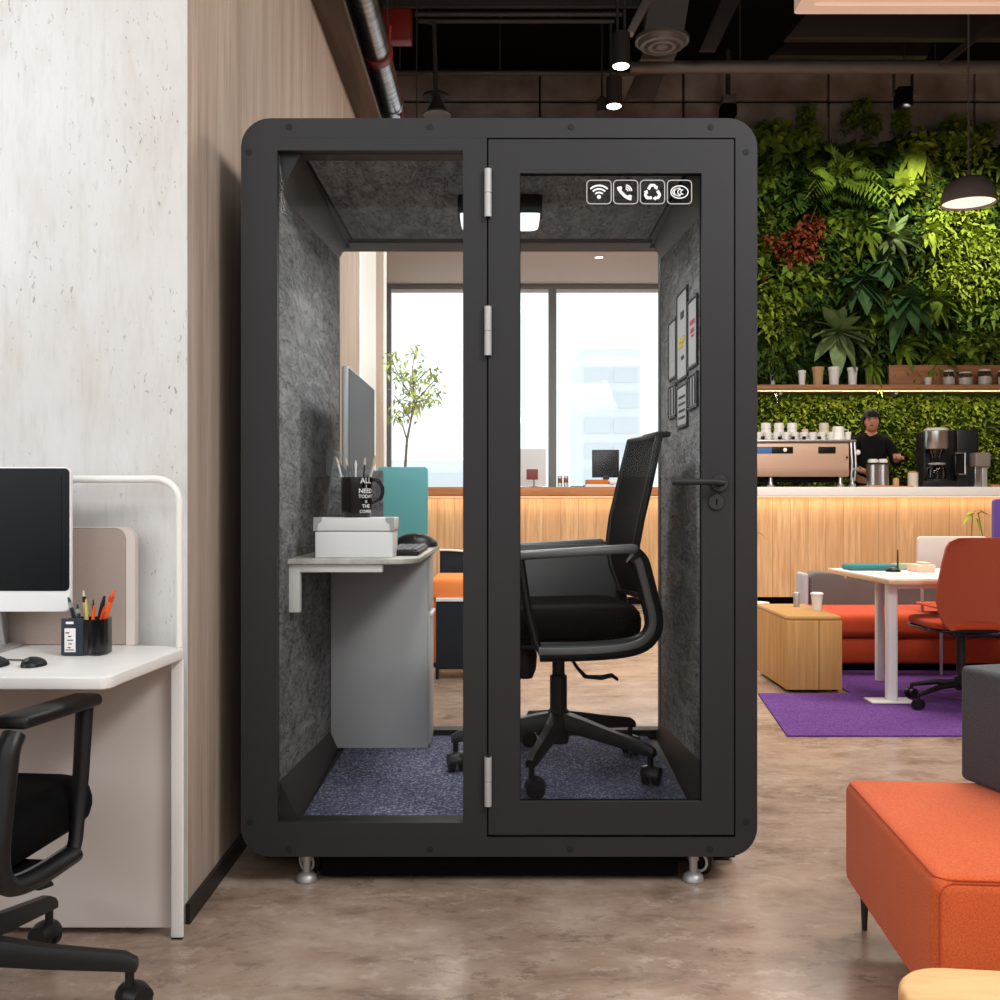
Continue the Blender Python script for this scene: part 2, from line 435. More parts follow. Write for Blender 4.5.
# bare concrete band above the planting with its panel joints
cb = B(); xs = [-4.9,-3.1,-1.3,.5,2.3,4.12,5.95,7.8,9.0]; x0 = -6.0
for x in xs:
    cb.box(x0+.012, x-.012, 12.94, 12.995, 6.14, 6.5, .006, 1); cb.box(x0+.012, x-.012, 12.94, 12.995, 5.4, 6.11, .006, 1); x0 = x
struct(cb.build('trim_4', 'concrete_brown'))
sbox('wall_backing', 'ceiling_black', -6, 9, 12.995, 13.14, 5.95, 6.5)
sbox('soffit', 'soffit_beige', -3.2, 2.60, 11.0, 12.93, 3.84, 4.02)
sbox('ceiling', 'ceiling_black', -6, 9, -1.6, 13.2, 6.5, 6.6)
sbox('wall_right', 'wall_beige', 8.9, 9.0, -1.6, 13.15, 0, 6.5)
sbox('wall_far_left', 'wall_beige', -6.0, -5.9, -1.6, 13.15, 0, 6.5)
sbox('platform', 'concrete_brown', .0, 8.9, 11.95, 12.95, 0, .41)
sbox('wall_behind', 'wall_beige', -6, 9, -1.6, -1.5, 3.3, 6.5); sbox('wall_behind_side', 'wall_beige', 3.2, 9, -1.6, -1.5, 0, 3.3); sbox('wall_behind_low', 'wall_beige', -6, 3.2, -1.6, -1.5, 0, 1.3)  # unseen walls added behind the camera to restrict incoming daylight
# windows
def window(n, x0, x1, extra=()):
    z0, z1 = 1.0, 3.84
    t = thing('window_%d' % n, 'w', 'window', ((x0+x1)/2, 13.0, z0)); del t['label']; del t['category']; struct(t)
    o = t.location
    B(o).ring(rrect(x0,x1,z0,z1,.001,1), rrect(x0+.05,x1-.05,z0+.05,z1-.06,.001,1), 12.97, 13.06).build('window_frame', 'window_frame', t)
    B(o).box(x0+.05, x1-.05, 13.01, 13.016, z0+.05, z1-.06).build('window_pane', 'window_glass', t)
    B(o).box(x0+.05, x1-.05, 12.975, 13.03, z1-.10, z1-.06).build('blind_rail', 'white_paint', t)
window(1, -1.42, .66); window(2, .66, 2.60)
# building across the street
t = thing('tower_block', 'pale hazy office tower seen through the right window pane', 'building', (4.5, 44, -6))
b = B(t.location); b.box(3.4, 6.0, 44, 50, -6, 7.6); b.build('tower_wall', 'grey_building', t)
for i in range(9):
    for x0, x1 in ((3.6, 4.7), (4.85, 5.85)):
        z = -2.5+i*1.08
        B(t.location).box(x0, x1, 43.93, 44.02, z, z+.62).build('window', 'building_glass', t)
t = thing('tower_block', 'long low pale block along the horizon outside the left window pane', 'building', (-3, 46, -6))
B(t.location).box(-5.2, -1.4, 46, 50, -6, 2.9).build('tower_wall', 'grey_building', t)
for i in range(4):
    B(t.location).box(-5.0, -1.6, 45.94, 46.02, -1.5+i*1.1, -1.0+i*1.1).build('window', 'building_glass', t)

# ------------------------------------------------------------ ceiling services
def pt(px, py, Y): return W(px, py, Y)
duct = thing('ventilation_duct', 'shiny round metal duct running along the top of the left side wall', 'duct', (-.71, 3.2, 3.73))
b = B(duct.location); b.tube([(-.71,3.2,3.73),(-.71,9.3,3.73)], .075, 24); b.build('pipe', 'galvanised', duct)
for Y in (4.2, 5.2, 6.75, 7.6): B(duct.location).tube([(-.71,Y,3.73),(-.71,Y+.03,3.73)], .080, 24).build('seam', 'galvanised', duct)
B(duct.location).tube([(-.71,5.95,3.73),(-.71,6.02,3.73)], .088, 24).build('clamp_ring', 'red_paint', duct, ).__setitem__('label', 'red clamp ring')
for Y in (3.7, 6.5, 8.8): B(duct.location).tube([(-.71,Y,3.80),(-.71,Y,6.5)], .006, 6).build('hanger_rod', 'dark_pipe', duct)
b = B((-.645,5.9,3.73)); b.tube([(-.62,5.8,3.80),(-.645,5.95,3.73),(-.645,6.75,3.72),(-.65,6.85,3.66),(-.65,6.9,3.5)], .012, 10)
tag(b.build('sprinkler_pipe', 'red_paint'), 'thin red sprinkler pipe hugging the right of the shiny round duct', 'pipe')
t = thing('fire_box', 'dark red flat box hanging under the ceiling beside the round duct', 'box', tuple(pt(395,40,8)))
a0, a1 = pt(378,40,8), pt(411,8,8); B(t.location).box(a0.x, a1.x, 8, 8.12, a0.z, a1.z, .01).build('casing', 'red_paint', t)
B(t.location).tube([(a0.x+.1,8.06,a1.z),(a0.x+.1,8.06,6.5)], .008, 6).build('hanger_rod', 'dark_pipe', t)
tag(B((0,9.2,5.5)).box(-1.1, 1.5, 9.42, 9.46, 5.63, 5.95, .01).build('ceiling_beam', 'dark_brown_metal'), 'flat dark beam crossing the top edge of the picture above the booth', 'beam')
def hpipe(py, Y, px0, px1, r, label, m='dark_pipe', rods=()):
    p0, p1 = pt(px0,py,Y), pt(px1,py,Y); t = thing('conduit_pipe', label, 'pipe', tuple(p0))
    B(t.location).tube([p0,p1], r, 12).build('pipe', m, t)
    for px in rods:
        q = pt(px,py,Y); B(t.location).tube([q,(q.x,q.y,6.5)], .007, 6).build('hanger_rod', 'dark_pipe', t)
hpipe(14, 9.5, 415, 622, .022, 'upper of the two close thin pipes right under the dark beam', rods=(430,610))
hpipe(21, 9.6, 418, 614, .022, 'lower of the two close thin pipes right under the dark beam', rods=(600,))
hpipe(73, 10.2, 392, 640, .028, 'thin horizontal pipe low over the booth, left of the spotlights', rods=(400,500,602))
hpipe(67, 10.0, 630, 1060, .062, 'thick horizontal pipe crossing above the plant wall', 'pipe_grey', rods=(740,935))
t = thing('ceiling_fan_lamp', 'dark disc-topped lamp hanging on a long pole above the booth left half', 'lamp', tuple(pt(436,98,9.6)))
o = t.location
B(o).tube([pt(428,22,9.6), pt(434,25,9.6), pt(435,60,9.6), pt(436,92,9.6)], .022, 10).build('pole', 'dark_pipe', t)
B(o).lathe(pt(436,96,9.6), [(.0,.04),(.06,.03),(.12,.01),(.125,-.015),(.06,-.02),(0,-.02)]).build('disc', 'dark_pipe', t)
B(o).lathe(pt(437,112,9.6), [(.0,.14),(.03,.14),(.045,.1),(.10,0),(.09,0),(0,.02)]).build('lamp_shade', 'dark_pipe', t)
B(o).lathe(pt(437,112,9.6), [(.10,.0),(.13,-.02),(.13,-.03),(0,-.03)]).build('lamp_ring', 'pipe_grey', t)
def spot(px, pyb, Y, dpx, hpx, label, m='dark_brown_metal'):
    p = pt(px,pyb,Y); r = dpx/2*Y/F; h = hpx*Y/F; t = thing('spotlight', label, 'spotlight', tuple(p), group='cylinder spotlights on the ceiling track')
    B(p).lathe(p, [(r*.9,.0),(r,.0),(r,h),(0,h)]).build('housing', m, t)
    B(p).lathe(p, [(r*.88,.012),(r*.88,-.006),(r*.5,-.02),(0,-.022)]).build('lens', 'lamp_lens', t)
    for dx in (-r*.4, r*.4): B(p).tube([(p.x+dx,p.y,p.z+h),(p.x+dx,p.y,6.5)], .012, 6).build('stem', 'dark_pipe', t)
    return p, r
S1 = spot(621, 66, 8.2, 18, 32, 'nearer and higher of the two lit cylinder spotlights above the booth')
S2 = spot(614, 106, 9.6, 16, 28, 'farther and lower of the two lit cylinder spotlights above the booth')
t = thing('small_spotlight', 'small unlit black spotlight just left of the lit cylinder pair', 'spotlight', tuple(pt(602,112,9.9)))
p = t.location; B(p).lathe(p, [(.05,0),(.05,.12),(.02,.15),(0,.15)]).build('housing', 'dark_pipe', t)
B(p).tube([(p.x,p.y,p.z+.15),(p.x,p.y,6.5)], .01, 6).build('stem', 'dark_pipe', t)
t = thing('black_spotlight', 'black unlit spotlight hanging under the thick pipe over the plant wall', 'spotlight', tuple(pt(904,108,10.4)))
p = t.location; B(p).box(p.x-.085, p.x+.07, 10.33, 10.47, p.z, p.z+.2, .02).build('housing', 'gap_black', t)
B(p).box(p.x-.11, p.x-.095, 10.38, 10.42, p.z+.12, p.z+.38).build('bracket', 'dark_pipe', t)
B(p).box(p.x+.075, p.x+.09, 10.38, 10.42, p.z+.12, p.z+.38).build('bracket', 'dark_pipe', t)
B(p).box(p.x+.07, p.x+.10, 10.34, 10.46, p.z+.10, p.z+.17, .008).build('front_cap', 'pipe_grey', t)
B(p).tube([(p.x-.1,p.y,p.z+.36),(p.x+.085,p.y,p.z+.36)], .014, 8).build('bar', 'dark_pipe', t)
B(p).tube([(p.x,p.y,p.z+.36),(p.x,p.y,6.5)], .01, 6).build('stem', 'dark_pipe', t)
t = thing('clip_spotlight', 'short grey and black spotlight on the bare wall band above the booth corner', 'spotlight', tuple(pt(728,118,12.3)))
p = t.location; B(p).box(p.x-.09, p.x+.09, 12.2, 12.4, p.z, p.z+.14, .02).build('housing', 'gap_black', t)
B(p).box(p.x-.08, p.x+.08, 12.2, 12.4, p.z+.15, p.z+.25, .01).build('collar', 'pipe_grey', t)
B(p).tube([(p.x,p.y,p.z+.25),(p.x,p.y,6.5)], .03, 8).build('stem', 'dark_pipe', t)
# air diffuser and flat ducts
t = thing('air_diffuser', 'round ringed air diffuser on a pale flat ceiling duct', 'vent', tuple(pt(662,42,9)))
p = t.location
B(p).lathe(p, [(.0,-.05),(.05,-.05),(.07,-.02),(.09,-.05),(.12,-.05),(.14,-.015),(.16,-.045),(.19,-.04),(.21,.0),(.235,.0),(.235,.03),(.1,.08),(0,.08)], 32).build('grille', 'pipe_grey', t)
a = pt(648,37,9.05); 
b = B(p); b.prism([(p.x-.16,p.z+.07),(p.x+.19,p.z+.07),(p.x+.30,p.z+.75),(p.x-.05,p.z+.75)], 9.0, 9.3, 'y', .01); b.build('duct_box', 'pipe_grey', t)
for dx in (-.05, .25): B(p).tube([(p.x+dx,9.15,p.z+.6),(p.x+dx,9.15,6.5)], .007, 6).build('hanger_rod', 'dark_pipe', t)
b = B(); q0 = pt(640,60,9.9); b.prism([tuple(pt(x,y,9.9).xz) for x, y in ((640,60),(674,60),(686,30),(650,30))], 9.9, 9.95, 'y', .01)
b.o = Vector(q0); tag(b.build('flat_duct', 'pipe_grey'), 'pale flat duct section directly below the round diffuser', 'duct')
b = B(pt(640,98,11.5)); b.prism([tuple(pt(x,y,11.5).xz) for x, y in ((625,98),(655,99),(664,74),(636,74))], 11.5, 11.55, 'y', .01)
tag(b.build('flat_duct', 'pipe_grey'), 'lowest pale flat duct section, below the thick pipe right of the spotlights', 'duct')
b = B(pt(716,20,9.4)); b.prism([tuple(pt(x,y,9.4).xz) for x, y in ((700,50),(716,50),(744,-8),(724,-8))], 9.4, 9.46, 'y', .01)
tag(b.build('slanted_beam', 'dark_brown_metal'), 'slanted flat dark beam right of the round diffuser', 'beam')
b = B(pt(650,20,8.2)); b.prism([tuple(pt(x,y,8.2).xz) for x, y in ((626,32),(634,32),(656,-8),(646,-8))], 8.2, 8.3, 'y', .008)
tag(b.build('track_rail', 'pipe_grey'), 'slanted pale rail ending above the nearer lit spotlight', 'rail')
b = B(pt(870,50,10.6)); b.prism([tuple(pt(x,y,10.6).xz) for x, y in ((770,56),(928,56),(932,40),(792,40))], 10.6, 10.7, 'y', .01)
tag(b.build('cable_tray', 'dark_brown_metal'), 'wide dark brown cable tray above the thick pipe on the right', 'tray')
b = B(pt(880,25,9.8)); b.prism([tuple(pt(x,y,9.8).xz) for x, y in ((786,38),(1010,38),(1010,14),(806,14))], 9.8, 9.9, 'y', .01)
tag(b.build('wide_duct', 'dark_brown_metal'), 'big dark brown duct right below the bright ceiling panel', 'duct')
b = B(pt(960,40,9.6)); b.prism([tuple(pt(x,y,9.6).xz) for x, y in ((942,60),(952,60),(1000,22),(988,22))], 9.6, 9.7, 'y', .008)
tag(b.build('diagonal_brace', 'dark_brown_metal'), 'diagonal dark brace beside the pendant cord', 'brace')
# bright ceiling panel
t = thing('ceiling_light_panel', 'large pale pink suspended ceiling panel at the top right corner', 'light', (2.6,5.2,3.955))
B(t.location).ring(rrect(1.703,4.2,4.5,6.0,.03), rrect(1.79,4.1,4.6,5.9,.02), 3.955, 4.03, 'z').build('frame', 'light_panel', t)
B(t.location).box(1.78, 4.12, 4.58, 5.92, 3.975, 4.02).build('diffuser', 'light_panel', t)
B(t.location).box(2.0, 3.3, 5.62, 5.66, 3.968, 3.98).build('slot', 'taupe_metal', t)
for x in (1.9, 4.0):
    for y in (4.7, 5.8): B(t.location).tube([(x,y,4.02),(x,y,6.5)], .006, 6).build('hanger_rod', 'dark_pipe', t)
# pendant lamp
P = pt(968.5, 204, 9.5); r = 26.5*9.5/F; h = 26*9.5/F
t = thing('pendant_lamp', 'taupe dome pendant lamp glowing white underneath, in front of the plant wall', 'lamp', tuple(P))
B(P).lathe(P, [(r,.0),(r*1.0,.02),(r*.93,h*.45),(r*.76,h*.8),(r*.5,h*.97),(0,h),(0,h-.01),(r*.48,h*.93),(r*.72,h*.76),(r*.9,h*.42),(r*.96,.0)], 36).build('lamp_shade', 'taupe_metal', t)
B(P).lathe(P, [(r*.94,.022),(r*.5,.03),(0,.035)], 36).build('diffuser', 'shade_inside', t)
B(P).lathe(P+Vector((0,0,h)), [(.03,0),(.022,.07),(0,.07)]).build('cap', 'taupe_metal', t)
B(P).tube([P+Vector((0,0,h+.05)), (P.x,P.y,6.5)], .009, 8).build('cord', 'pipe_grey', t)
# downlight in the soffit
p = Vector(((599-500)*11.5/F, 11.5, 3.84))
t = thing('downlight', 'small lit recessed downlight in the beige soffit above the windows', 'light', tuple(p))
B(p).lathe(p, [(.045,.0),(.055,.0),(.055,-.006),(.042,-.010)], 20).build('rim', 'white_paint', t)
B(p).lathe(p, [(.044,-.004),(0,-.006)], 20).build('lens', 'lamp_lens', t)

# ------------------------------------------------------------ foliage tools
def frame_of(d, up=(0,0,1)):
    d = Vector(d).normalized(); u = Vector(up)
    if abs(d.dot(u)) > .95: u = Vector((0,-1,0))
    s = d.cross(u).normalized(); return d, s, s.cross(d).normalized()
def leaf(b, base, d, L, w, droop=.3, fold=.25, roll=0, n=4, tip=.75):
    d, s, u = frame_of(d)
    if roll:
        R = Matrix.Rotation(roll, 3, d); s = R@s; u = R@u
    base = Vector(base); vs = []; fs = []
    for i in range(n+1):
        t = i/n; ww = w*math.sin(PI*min(1, t**tip))**.8*(1-.25*t) if 0 < t < 1 else w*.04
        c = base+d*(L*t)+Vector((0,0,-droop*L*t*t))
        vs += [c-s*ww+u*ww*fold, c, c+s*ww+u*ww*fold]
    for i in range(n):
        k = 3*i; fs += [(k,k+1,k+4,k+3), (k+1,k+2,k+5,k+4)]
    b.add(vs, fs)
def rnd(a, b): return a+(b-a)*random.random()
def rosette(b, n, L, w, droop=.35, flat=.9, stem=0):
    """leaves that spread from the wall plane towards -y"""
    for i in range(n):
        a = 2*PI*i/n+rnd(-.3,.3); el = rnd(.15, flat)
        d = Vector((math.cos(a)*math.cos(el), -math.sin(el)-.15, math.sin(a)*math.cos(el)))
        l = L*rnd(.7,1.1)
        if stem: b.tube([(0,0,0), d*stem], [.006,.004], 4, False)
        leaf(b, d*stem, d, l, w*rnd(.8,1.15), droop*rnd(.6,1.5), .2, rnd(-.5,.5), 7, .9)
def frond(b, d, L, w, droop, pairs=13):
    d = Vector(d).normalized(); pts = []
    for i in range(pairs+1):
        t = i/pairs; pts.append(d*(L*t)+Vector((0,0,-droop*L*t*t)))
    b.tube(pts, [.005]*pairs+[.002], 4, False)
    for i in range(1, pairs):
        t = i/pairs; tang = (pts[i+1]-pts[i-1]).normalized()
        _, s, u = frame_of(tang, (0,-1,.3))
        ww = w*1.15*math.sin(PI*(.12+.86*t))**.7
        for sg in (-1, 1):
            leaf(b, pts[i], s*sg+tang*.45, ww, L/pairs*.62, .12, .1, 0, 2)
def fern(b, n, L):
    for i in range(n):
        a = PI*(-.08+1.16*i/(n-1))+rnd(-.1,.1)
        frond(b, (math.cos(a), -.7, math.sin(a)*.8+.15), L*rnd(.8,1.1), L*.24, rnd(.5,.85))
def tufts(b, n, R, L, w):
    """a loose cushion of little leaves"""
    for i in range(n):
        a = rnd(0,2*PI); r = R*math.sqrt(random.random())
        leaf(b, (r*math.cos(a), -rnd(0,.12)*(1-r/R), r*math.sin(a)), (rnd(-1,1), rnd(-1.2,-.1), rnd(-1,1)), L*rnd(.6,1.3), w*rnd(.7,1.2), .3, .2, rnd(-1,1), 2)
GX0, GX1, GY = 3.02, 6.65, 12.78
# dark felt backing of the plant wall
tag(B((4.9,12.9,3.4)).box(GX0, GX1, 12.84, 12.93, .4, 5.52, .01).build('planting_panel', 'moss_backing'), 'dark planting panel behind all the wall greenery', 'panel')
# small leaves nobody could count
b = B((4.9,12.8,3.6))
for i in range(5000):
    x, z = rnd(GX0+.02,GX1-.02), rnd(2.6,5.5)
    leaf(b, (x, rnd(12.74,12.84), z), (rnd(-1,1), rnd(-1.4,-.2), rnd(-1,.8)), rnd(.08,.18), rnd(.025,.055), .4, .2, rnd(-1,1), 3)
o = tag(b.build('foliage', 'leaf_dark', fix=False), 'dark small leaves filling the plant wall above the shelf', 'foliage'); o['kind'] = 'stuff'
b = B((4.9,12.8,1.9))
for i in range(11000):
    x, z = rnd(GX0+.02,GX1-.02), rnd(.9,2.40)
    k = math.sin(x*7+math.sin(z*9))*math.sin(z*11+x*3)*.05
    leaf(b, (x, 12.76-k-rnd(0,.05), z), (rnd(-1,1), rnd(-1.4,-.3), rnd(-.8,1)), rnd(.04,.10), rnd(.013,.028), .2, .2, rnd(-1,1), 2)
o = tag(b.build('moss', 'leaf_moss', fix=False), 'bright green moss covering the wall below the shelf', 'moss'); o['kind'] = 'stuff'
# single plants of the wall: (builder, material, name, label or None)
def plant(px, py, name, m, label, fn, sc=1, group=None, Y=12.66):
    p = pt(px,py,Y); b = B(); fn(b); o = b.build(name, m, fix=False); o.location = p; o.scale = (sc,)*3
    tag(o, label, 'plant', group); return o
plant(836,178,'fern','leaf_mid','large arching fern at the upper left of the plant wall',lambda b: fern(b,9,.66))
plant(903,188,'leafy_plant','leaf_lime','brightest yellow-green plant left of the pendant lamp',lambda b: (rosette(b,34,.30,.075,.2,1.1), rosette(b,16,.2,.06)))
plant(916,150,'climbing_plant','leaf_lime','yellow-green climber above the brightest plant, at the wall top',lambda b: (rosette(b,18,.3,.09,.8), tufts(b,60,.26,.14,.05)))
def redfn(b): tufts(b,230,.27,.10,.036)
plant(797,250,'red_leaf_plant','leaf_red','large clump of russet red leaves left in the plant wall',redfn)
plant(812,228,'red_leaf_plant','leaf_red','smaller russet clump just above the large red clump',lambda b: tufts(b,90,.17,.10,.034))
plant(768,242,'red_leaf_plant','leaf_red','few red leaves close beside the booth edge',lambda b: tufts(b,40,.12,.09,.03))
plant(763,278,'autumn_leaf','leaf_red','single tan orange leaf close beside the booth',lambda b: (leaf(b,(0,0,-.05),(.4,-.6,.5),.17,.045,.2), leaf(b,(.08,0,.0),(.6,-.5,.7),.1,.03,.2)))
plant(893,238,'lance_leaf_plant','leaf_silver','pale glossy lance-leaved plant below the brightest plant',lambda b: rosette(b,24,.42,.055,.25,1.0))
plant(884,262,'broad_leaf_plant','leaf_blue','blue-green broad-leaved plant at the centre of the plant wall',lambda b: rosette(b,18,.34,.12,.5,.9))
plant(860,282,'broad_leaf_plant','leaf_blue','dark broad-leaved plant left of the centre blue-green one',lambda b: rosette(b,14,.34,.13,.6,.9))
plant(906,300,'broad_leaf_plant','leaf_blue','large drooping broad-leaved plant low at the centre of the wall',lambda b: rosette(b,14,.40,.13,.6,.9))
plant(838,332,'variegated_plant','leaf_silver','pale striped big-leaved plant above the white pots',lambda b: rosette(b,19,.48,.12,.25,.9))
plant(936,300,'lance_leaf_plant','leaf_mid','mid green lance-leaved plant low right of the centre',lambda b: rosette(b,18,.36,.08,.4,.9))
plant(960,225,'feathery_plant','leaf_lime','feathery yellow-green plant lit right under the pendant lamp',lambda b: tufts(b,420,.42,.11,.035))
plant(982,262,'feathery_plant','leaf_lime','trailing feathery yellow-green plant at the right picture edge',lambda b: tufts(b,420,.42,.10,.03))
plant(952,280,'feathery_plant','leaf_lime','lower feathery yellow-green plant left of the trailing one',lambda b: tufts(b,260,.30,.10,.03))
plant(930,232,'climbing_plant','leaf_lime','light green leafy plant between pendant lamp and lance-leaved plant',lambda b: rosette(b,22,.22,.05,.4,.9))
plant(968,155,'climbing_plant','leaf_lime','lit climber right behind the pendant cord',lambda b: (tufts(b,150,.3,.12,.035)))
plant(768,310,'feathery_plant','leaf_lime','bright fine-leaved plant beside the booth above the pots',lambda b: tufts(b,240,.32,.11,.034))
plant(795,280,'ivy_plant','leaf_mid','green ivy between the red clump and the striped plant',lambda b: tufts(b,110,.30,.16,.055))
# the leafy fill: a few kinds, each repeated
REDZ = [(797,250),(812,228),(893,215),(838,332),(884,270)]
protos = []
for name, m, lab, fn in (
    ('ivy_plant','leaf_mid','mid green ivy clump filling a gap of the plant wall',lambda b: tufts(b,80,.27,.19,.065)),
    ('broad_leaf_plant','leaf_dark','dark green broad-leaved plant filling the plant wall',lambda b: rosette(b,15,.34,.11,.5,.95)),
    ('feathery_plant','leaf_moss','fine-leaved olive green clump of the plant wall',lambda b: tufts(b,170,.27,.11,.034)),
    ('lance_leaf_plant','leaf_mid','green lance-leaved tuft filling the plant wall',lambda b: rosette(b,18,.36,.06,.5,.9)),
    ('fern','leaf_dark','small dark fern filling the plant wall',lambda b: fern(b,8,.44))):
    b = B(); fn(b); protos.append((name, m, lab, b))
used = set(); srcs = []
for name, m, lab, b in protos:
    srcs.append([b.build(name, m, fix=False), lab, False])
k = 0
for j in range(6):
    for i in range(8):
        px = 764+i*33+rnd(-9,9); py = 152+j*39+rnd(-9,9); k += 1
        if any(abs(px-a_)<24 and abs(py-b_)<24 for a_, b_ in REDZ): continue
        q = random.choice([0,0,1,2,3,4]) if px < 900 else random.choice([2,2,0,3])
        s = srcs[q]; o = s[0] if not s[2] else s[0].copy()
        if s[2]: C.objects.link(o)
        s[2] = True; o.location = pt(px,py,12.80); o.rotation_euler = (0, rnd(-.5,.5), 0); sc = rnd(.8,1.15); o.scale = (sc,sc,sc)
        tag(o, s[1], 'plant', s[1].split(' filling')[0].split(' clump of')[0]+'s')
for px, py in ((806,118),(850,122),(862,112),(872,128),(900,124),(780,138),(955,132),(985,136)):
    s = srcs[0]; o = s[0].copy(); C.objects.link(o); o.location = pt(px,py,12.86); o.scale = (.45,.8,.55)
    tag(o, 'sparse climbing sprig on the bare wall band above the planting', 'plant', 'sparse sprigs above the plant wall')
# ------------------------------------------------------------ bar counter
t = thing('bar_counter', 'long bar counter with vertical oak boards across the back of the room', 'counter', (3.5,11.1,0))
o = t.location
B(o).box(-1.6, 8.8, 11.1, 11.75, .087, 1.17).build('front_panel', 'counter_oak', t)
B(o).box(-1.6, 8.8, 11.2, 11.7, 0, .087).build('toe_kick', 'gap_black', t)
tag(B((-.2,11.4,1.2)).box(-1.65, 2.69, 11.0, 11.8, 1.172, 1.27, .012).build('worktop', 'counter_edge_oak'), 'orange brown wooden worktop of the bar counter, seen through the booth', 'worktop')
tag(B((5.8,11.4,1.2)).box(2.695, 8.85, 11.0, 11.8, 1.172, 1.27, .008).build('worktop', 'stone_white'), 'pale stone worktop of the bar counter right of the booth', 'worktop')
B(o).box(-1.6, 8.8, 11.045, 11.075, 1.158, 1.171).build('light_strip', 'led_strip', t)
TZ = 1.27
def on(px, Y=11.4): return ((px-500)*Y/F, Y, TZ)
def cx(px, Y): return (px-500)*Y/F
# --- things on the wooden part
t = thing('desk_monitor', 'black screen standing on orange books at the window', 'monitor', (cx(606,11.5),11.5,TZ+.09)); p = t.location
B(p).box(cx(592,11.5), cx(619,11.5), 11.48, 11.52, TZ+.11, TZ+.42, .01).build('screen', 'screen_black', t)
B(p).box(cx(603,11.5), cx(609,11.5), 11.47, 11.53, TZ+.088, TZ+.13, .004).build('foot', 'black_plastic', t)
tag(B((cx(600,11.5),11.5,TZ)).box(cx(586,11.5), cx(607,11.5), 11.35, 11.6, TZ+.035, TZ+.085, .006).build('book', 'book_orange'), 'orange book lying under the black screen', 'book')
tag(B((cx(600,11.5),11.5,TZ)).box(cx(584,11.5), cx(612,11.5), 11.32, 11.62, TZ, TZ+.034, .006).build('book', 'paper'), 'white book at the bottom, under the orange book', 'book')
tag(B((cx(615,11.5),11.45,TZ)).box(cx(608,11.5), cx(622,11.5), 11.3, 11.5, TZ+.035, TZ+.07, .006).build('book', 'paper'), 'white book right of the orange book under the black screen', 'book')
t = thing('board', 'pale standing board behind the maroon card on the wooden worktop', 'board', (cx(533,11.7),11.7,TZ)); p = t.location
B(p).box(cx(518,11.7), cx(546,11.7), 11.69, 11.71, TZ+.02, TZ+.44, .004).build('panel', 'grey_building', t)
B(p).box(cx(522,11.7), cx(542,11.7), 11.65, 11.75, TZ, TZ+.02, .004).build('foot', 'white_plastic', t)
t = thing('card_stand', 'small maroon card on a thin stand in front of the pale board', 'card', (cx(532,11.4),11.4,TZ)); p = t.location
B(p).box(cx(526.5,11.4), cx(538,11.4), 11.39, 11.41, TZ+.085, TZ+.20, .004).build('card', 'maroon', t)
B(p).tube([(cx(534,11.4),11.4,TZ),(cx(534,11.4),11.4,TZ+.1)], .008, 8).build('stem', 'pipe_grey', t)
B(p).lathe((cx(534,11.4),11.4,TZ), [(.04,0),(.04,.01),(0,.012)], 16).build('foot', 'pipe_grey', t)
for px, lab in ((560,'left of the two small glass jars with amber filling at the window'),(566,'right of the two small glass jars with amber filling at the window')):
    t = thing('glass_jar', lab, 'jar', on(px), group=None); p = t.location
    B(p).lathe(p, [(.026,0),(.028,.01),(.028,.12),(.02,.13)], 16).build('jar', 'jar_glass', t)
    B(p).lathe(p, [(.022,.05),(.023,.10),(0,.10)], 16).build('filling', 'book_orange', t)
tag(B(on(577)).box(cx(571,11.4), cx(584,11.4), 11.3, 11.5, TZ, TZ+.012, .004).build('notebook', 'screen_grey'), 'thin grey notebook flat on the wooden worktop beside the jars', 'notebook')
# --- espresso machine
X = lambda px: cx(px,11.35)
Z = lambda py: CAMZ+(500-py)*11.35/F
t = thing('espresso_machine', 'wide copper coloured espresso machine on the pale bar worktop', 'coffee machine', (X(800),11.35,TZ)); p = t.location
B(p).box(X(738), X(845), 11.2, 11.7, Z(477), Z(443), .02).build('body', 'copper_panel', t)
B(p).box(X(740), X(843), 11.185, 11.2, Z(477), Z(470), .006).build('lower_panel', 'copper_dark', t)
B(p).box(X(740), X(838), 11.25, 11.65, Z(482), Z(477), .006).build('drip_base', 'gap_black', t)
B(p).box(X(736), X(851), 11.17, 11.72, Z(443), Z(440.5), .006).build('top_tray', 'steel', t)
for px in (846.5, 850): B(p).tube([(X(px),11.2,Z(443)),(X(px)+.01,11.19,Z(465)),(X(px),11.2,Z(481))], .014, 8).build('side_rail', 'steel', t)
B(p).tube([(X(848),11.2,Z(470)),(X(853),11.12,Z(469))], .014, 8).build('steam_valve', 'steel', t)
B(p).ball((X(853),11.2,Z(453)), .03).build('steam_knob', 'ceramic_white', t)
for px in (768, 837, 849): B(p).lathe((X(px),11.24,TZ), [(.035,0),(.04,.02),(.025,.045),(.02,Z(477)-TZ)], 14).build('foot', 'steel', t)
for a0, a1 in ((768,789),(814,831)): B(p).box(X(a0), X(a1), 11.19, 11.2, Z(454), Z(447.5), .003).build('display', 'screen_black', t)
B(p).box(X(740), X(768), 11.19, 11.2, Z(454), Z(447.5), .003).build('badge', 'print_blue', t)
B(p).lathe((X(781),11.188,Z(450.5)), [(.0,-.01),(.02,-.008),(.022,0)], 14, 'y').build('gauge', 'ink_white', t)
B(p).lathe((X(842),11.19,Z(458)), [(.0,-.01),(.012,-.008),(.012,0)], 10, 'y').build('button', 'screen_black', t)
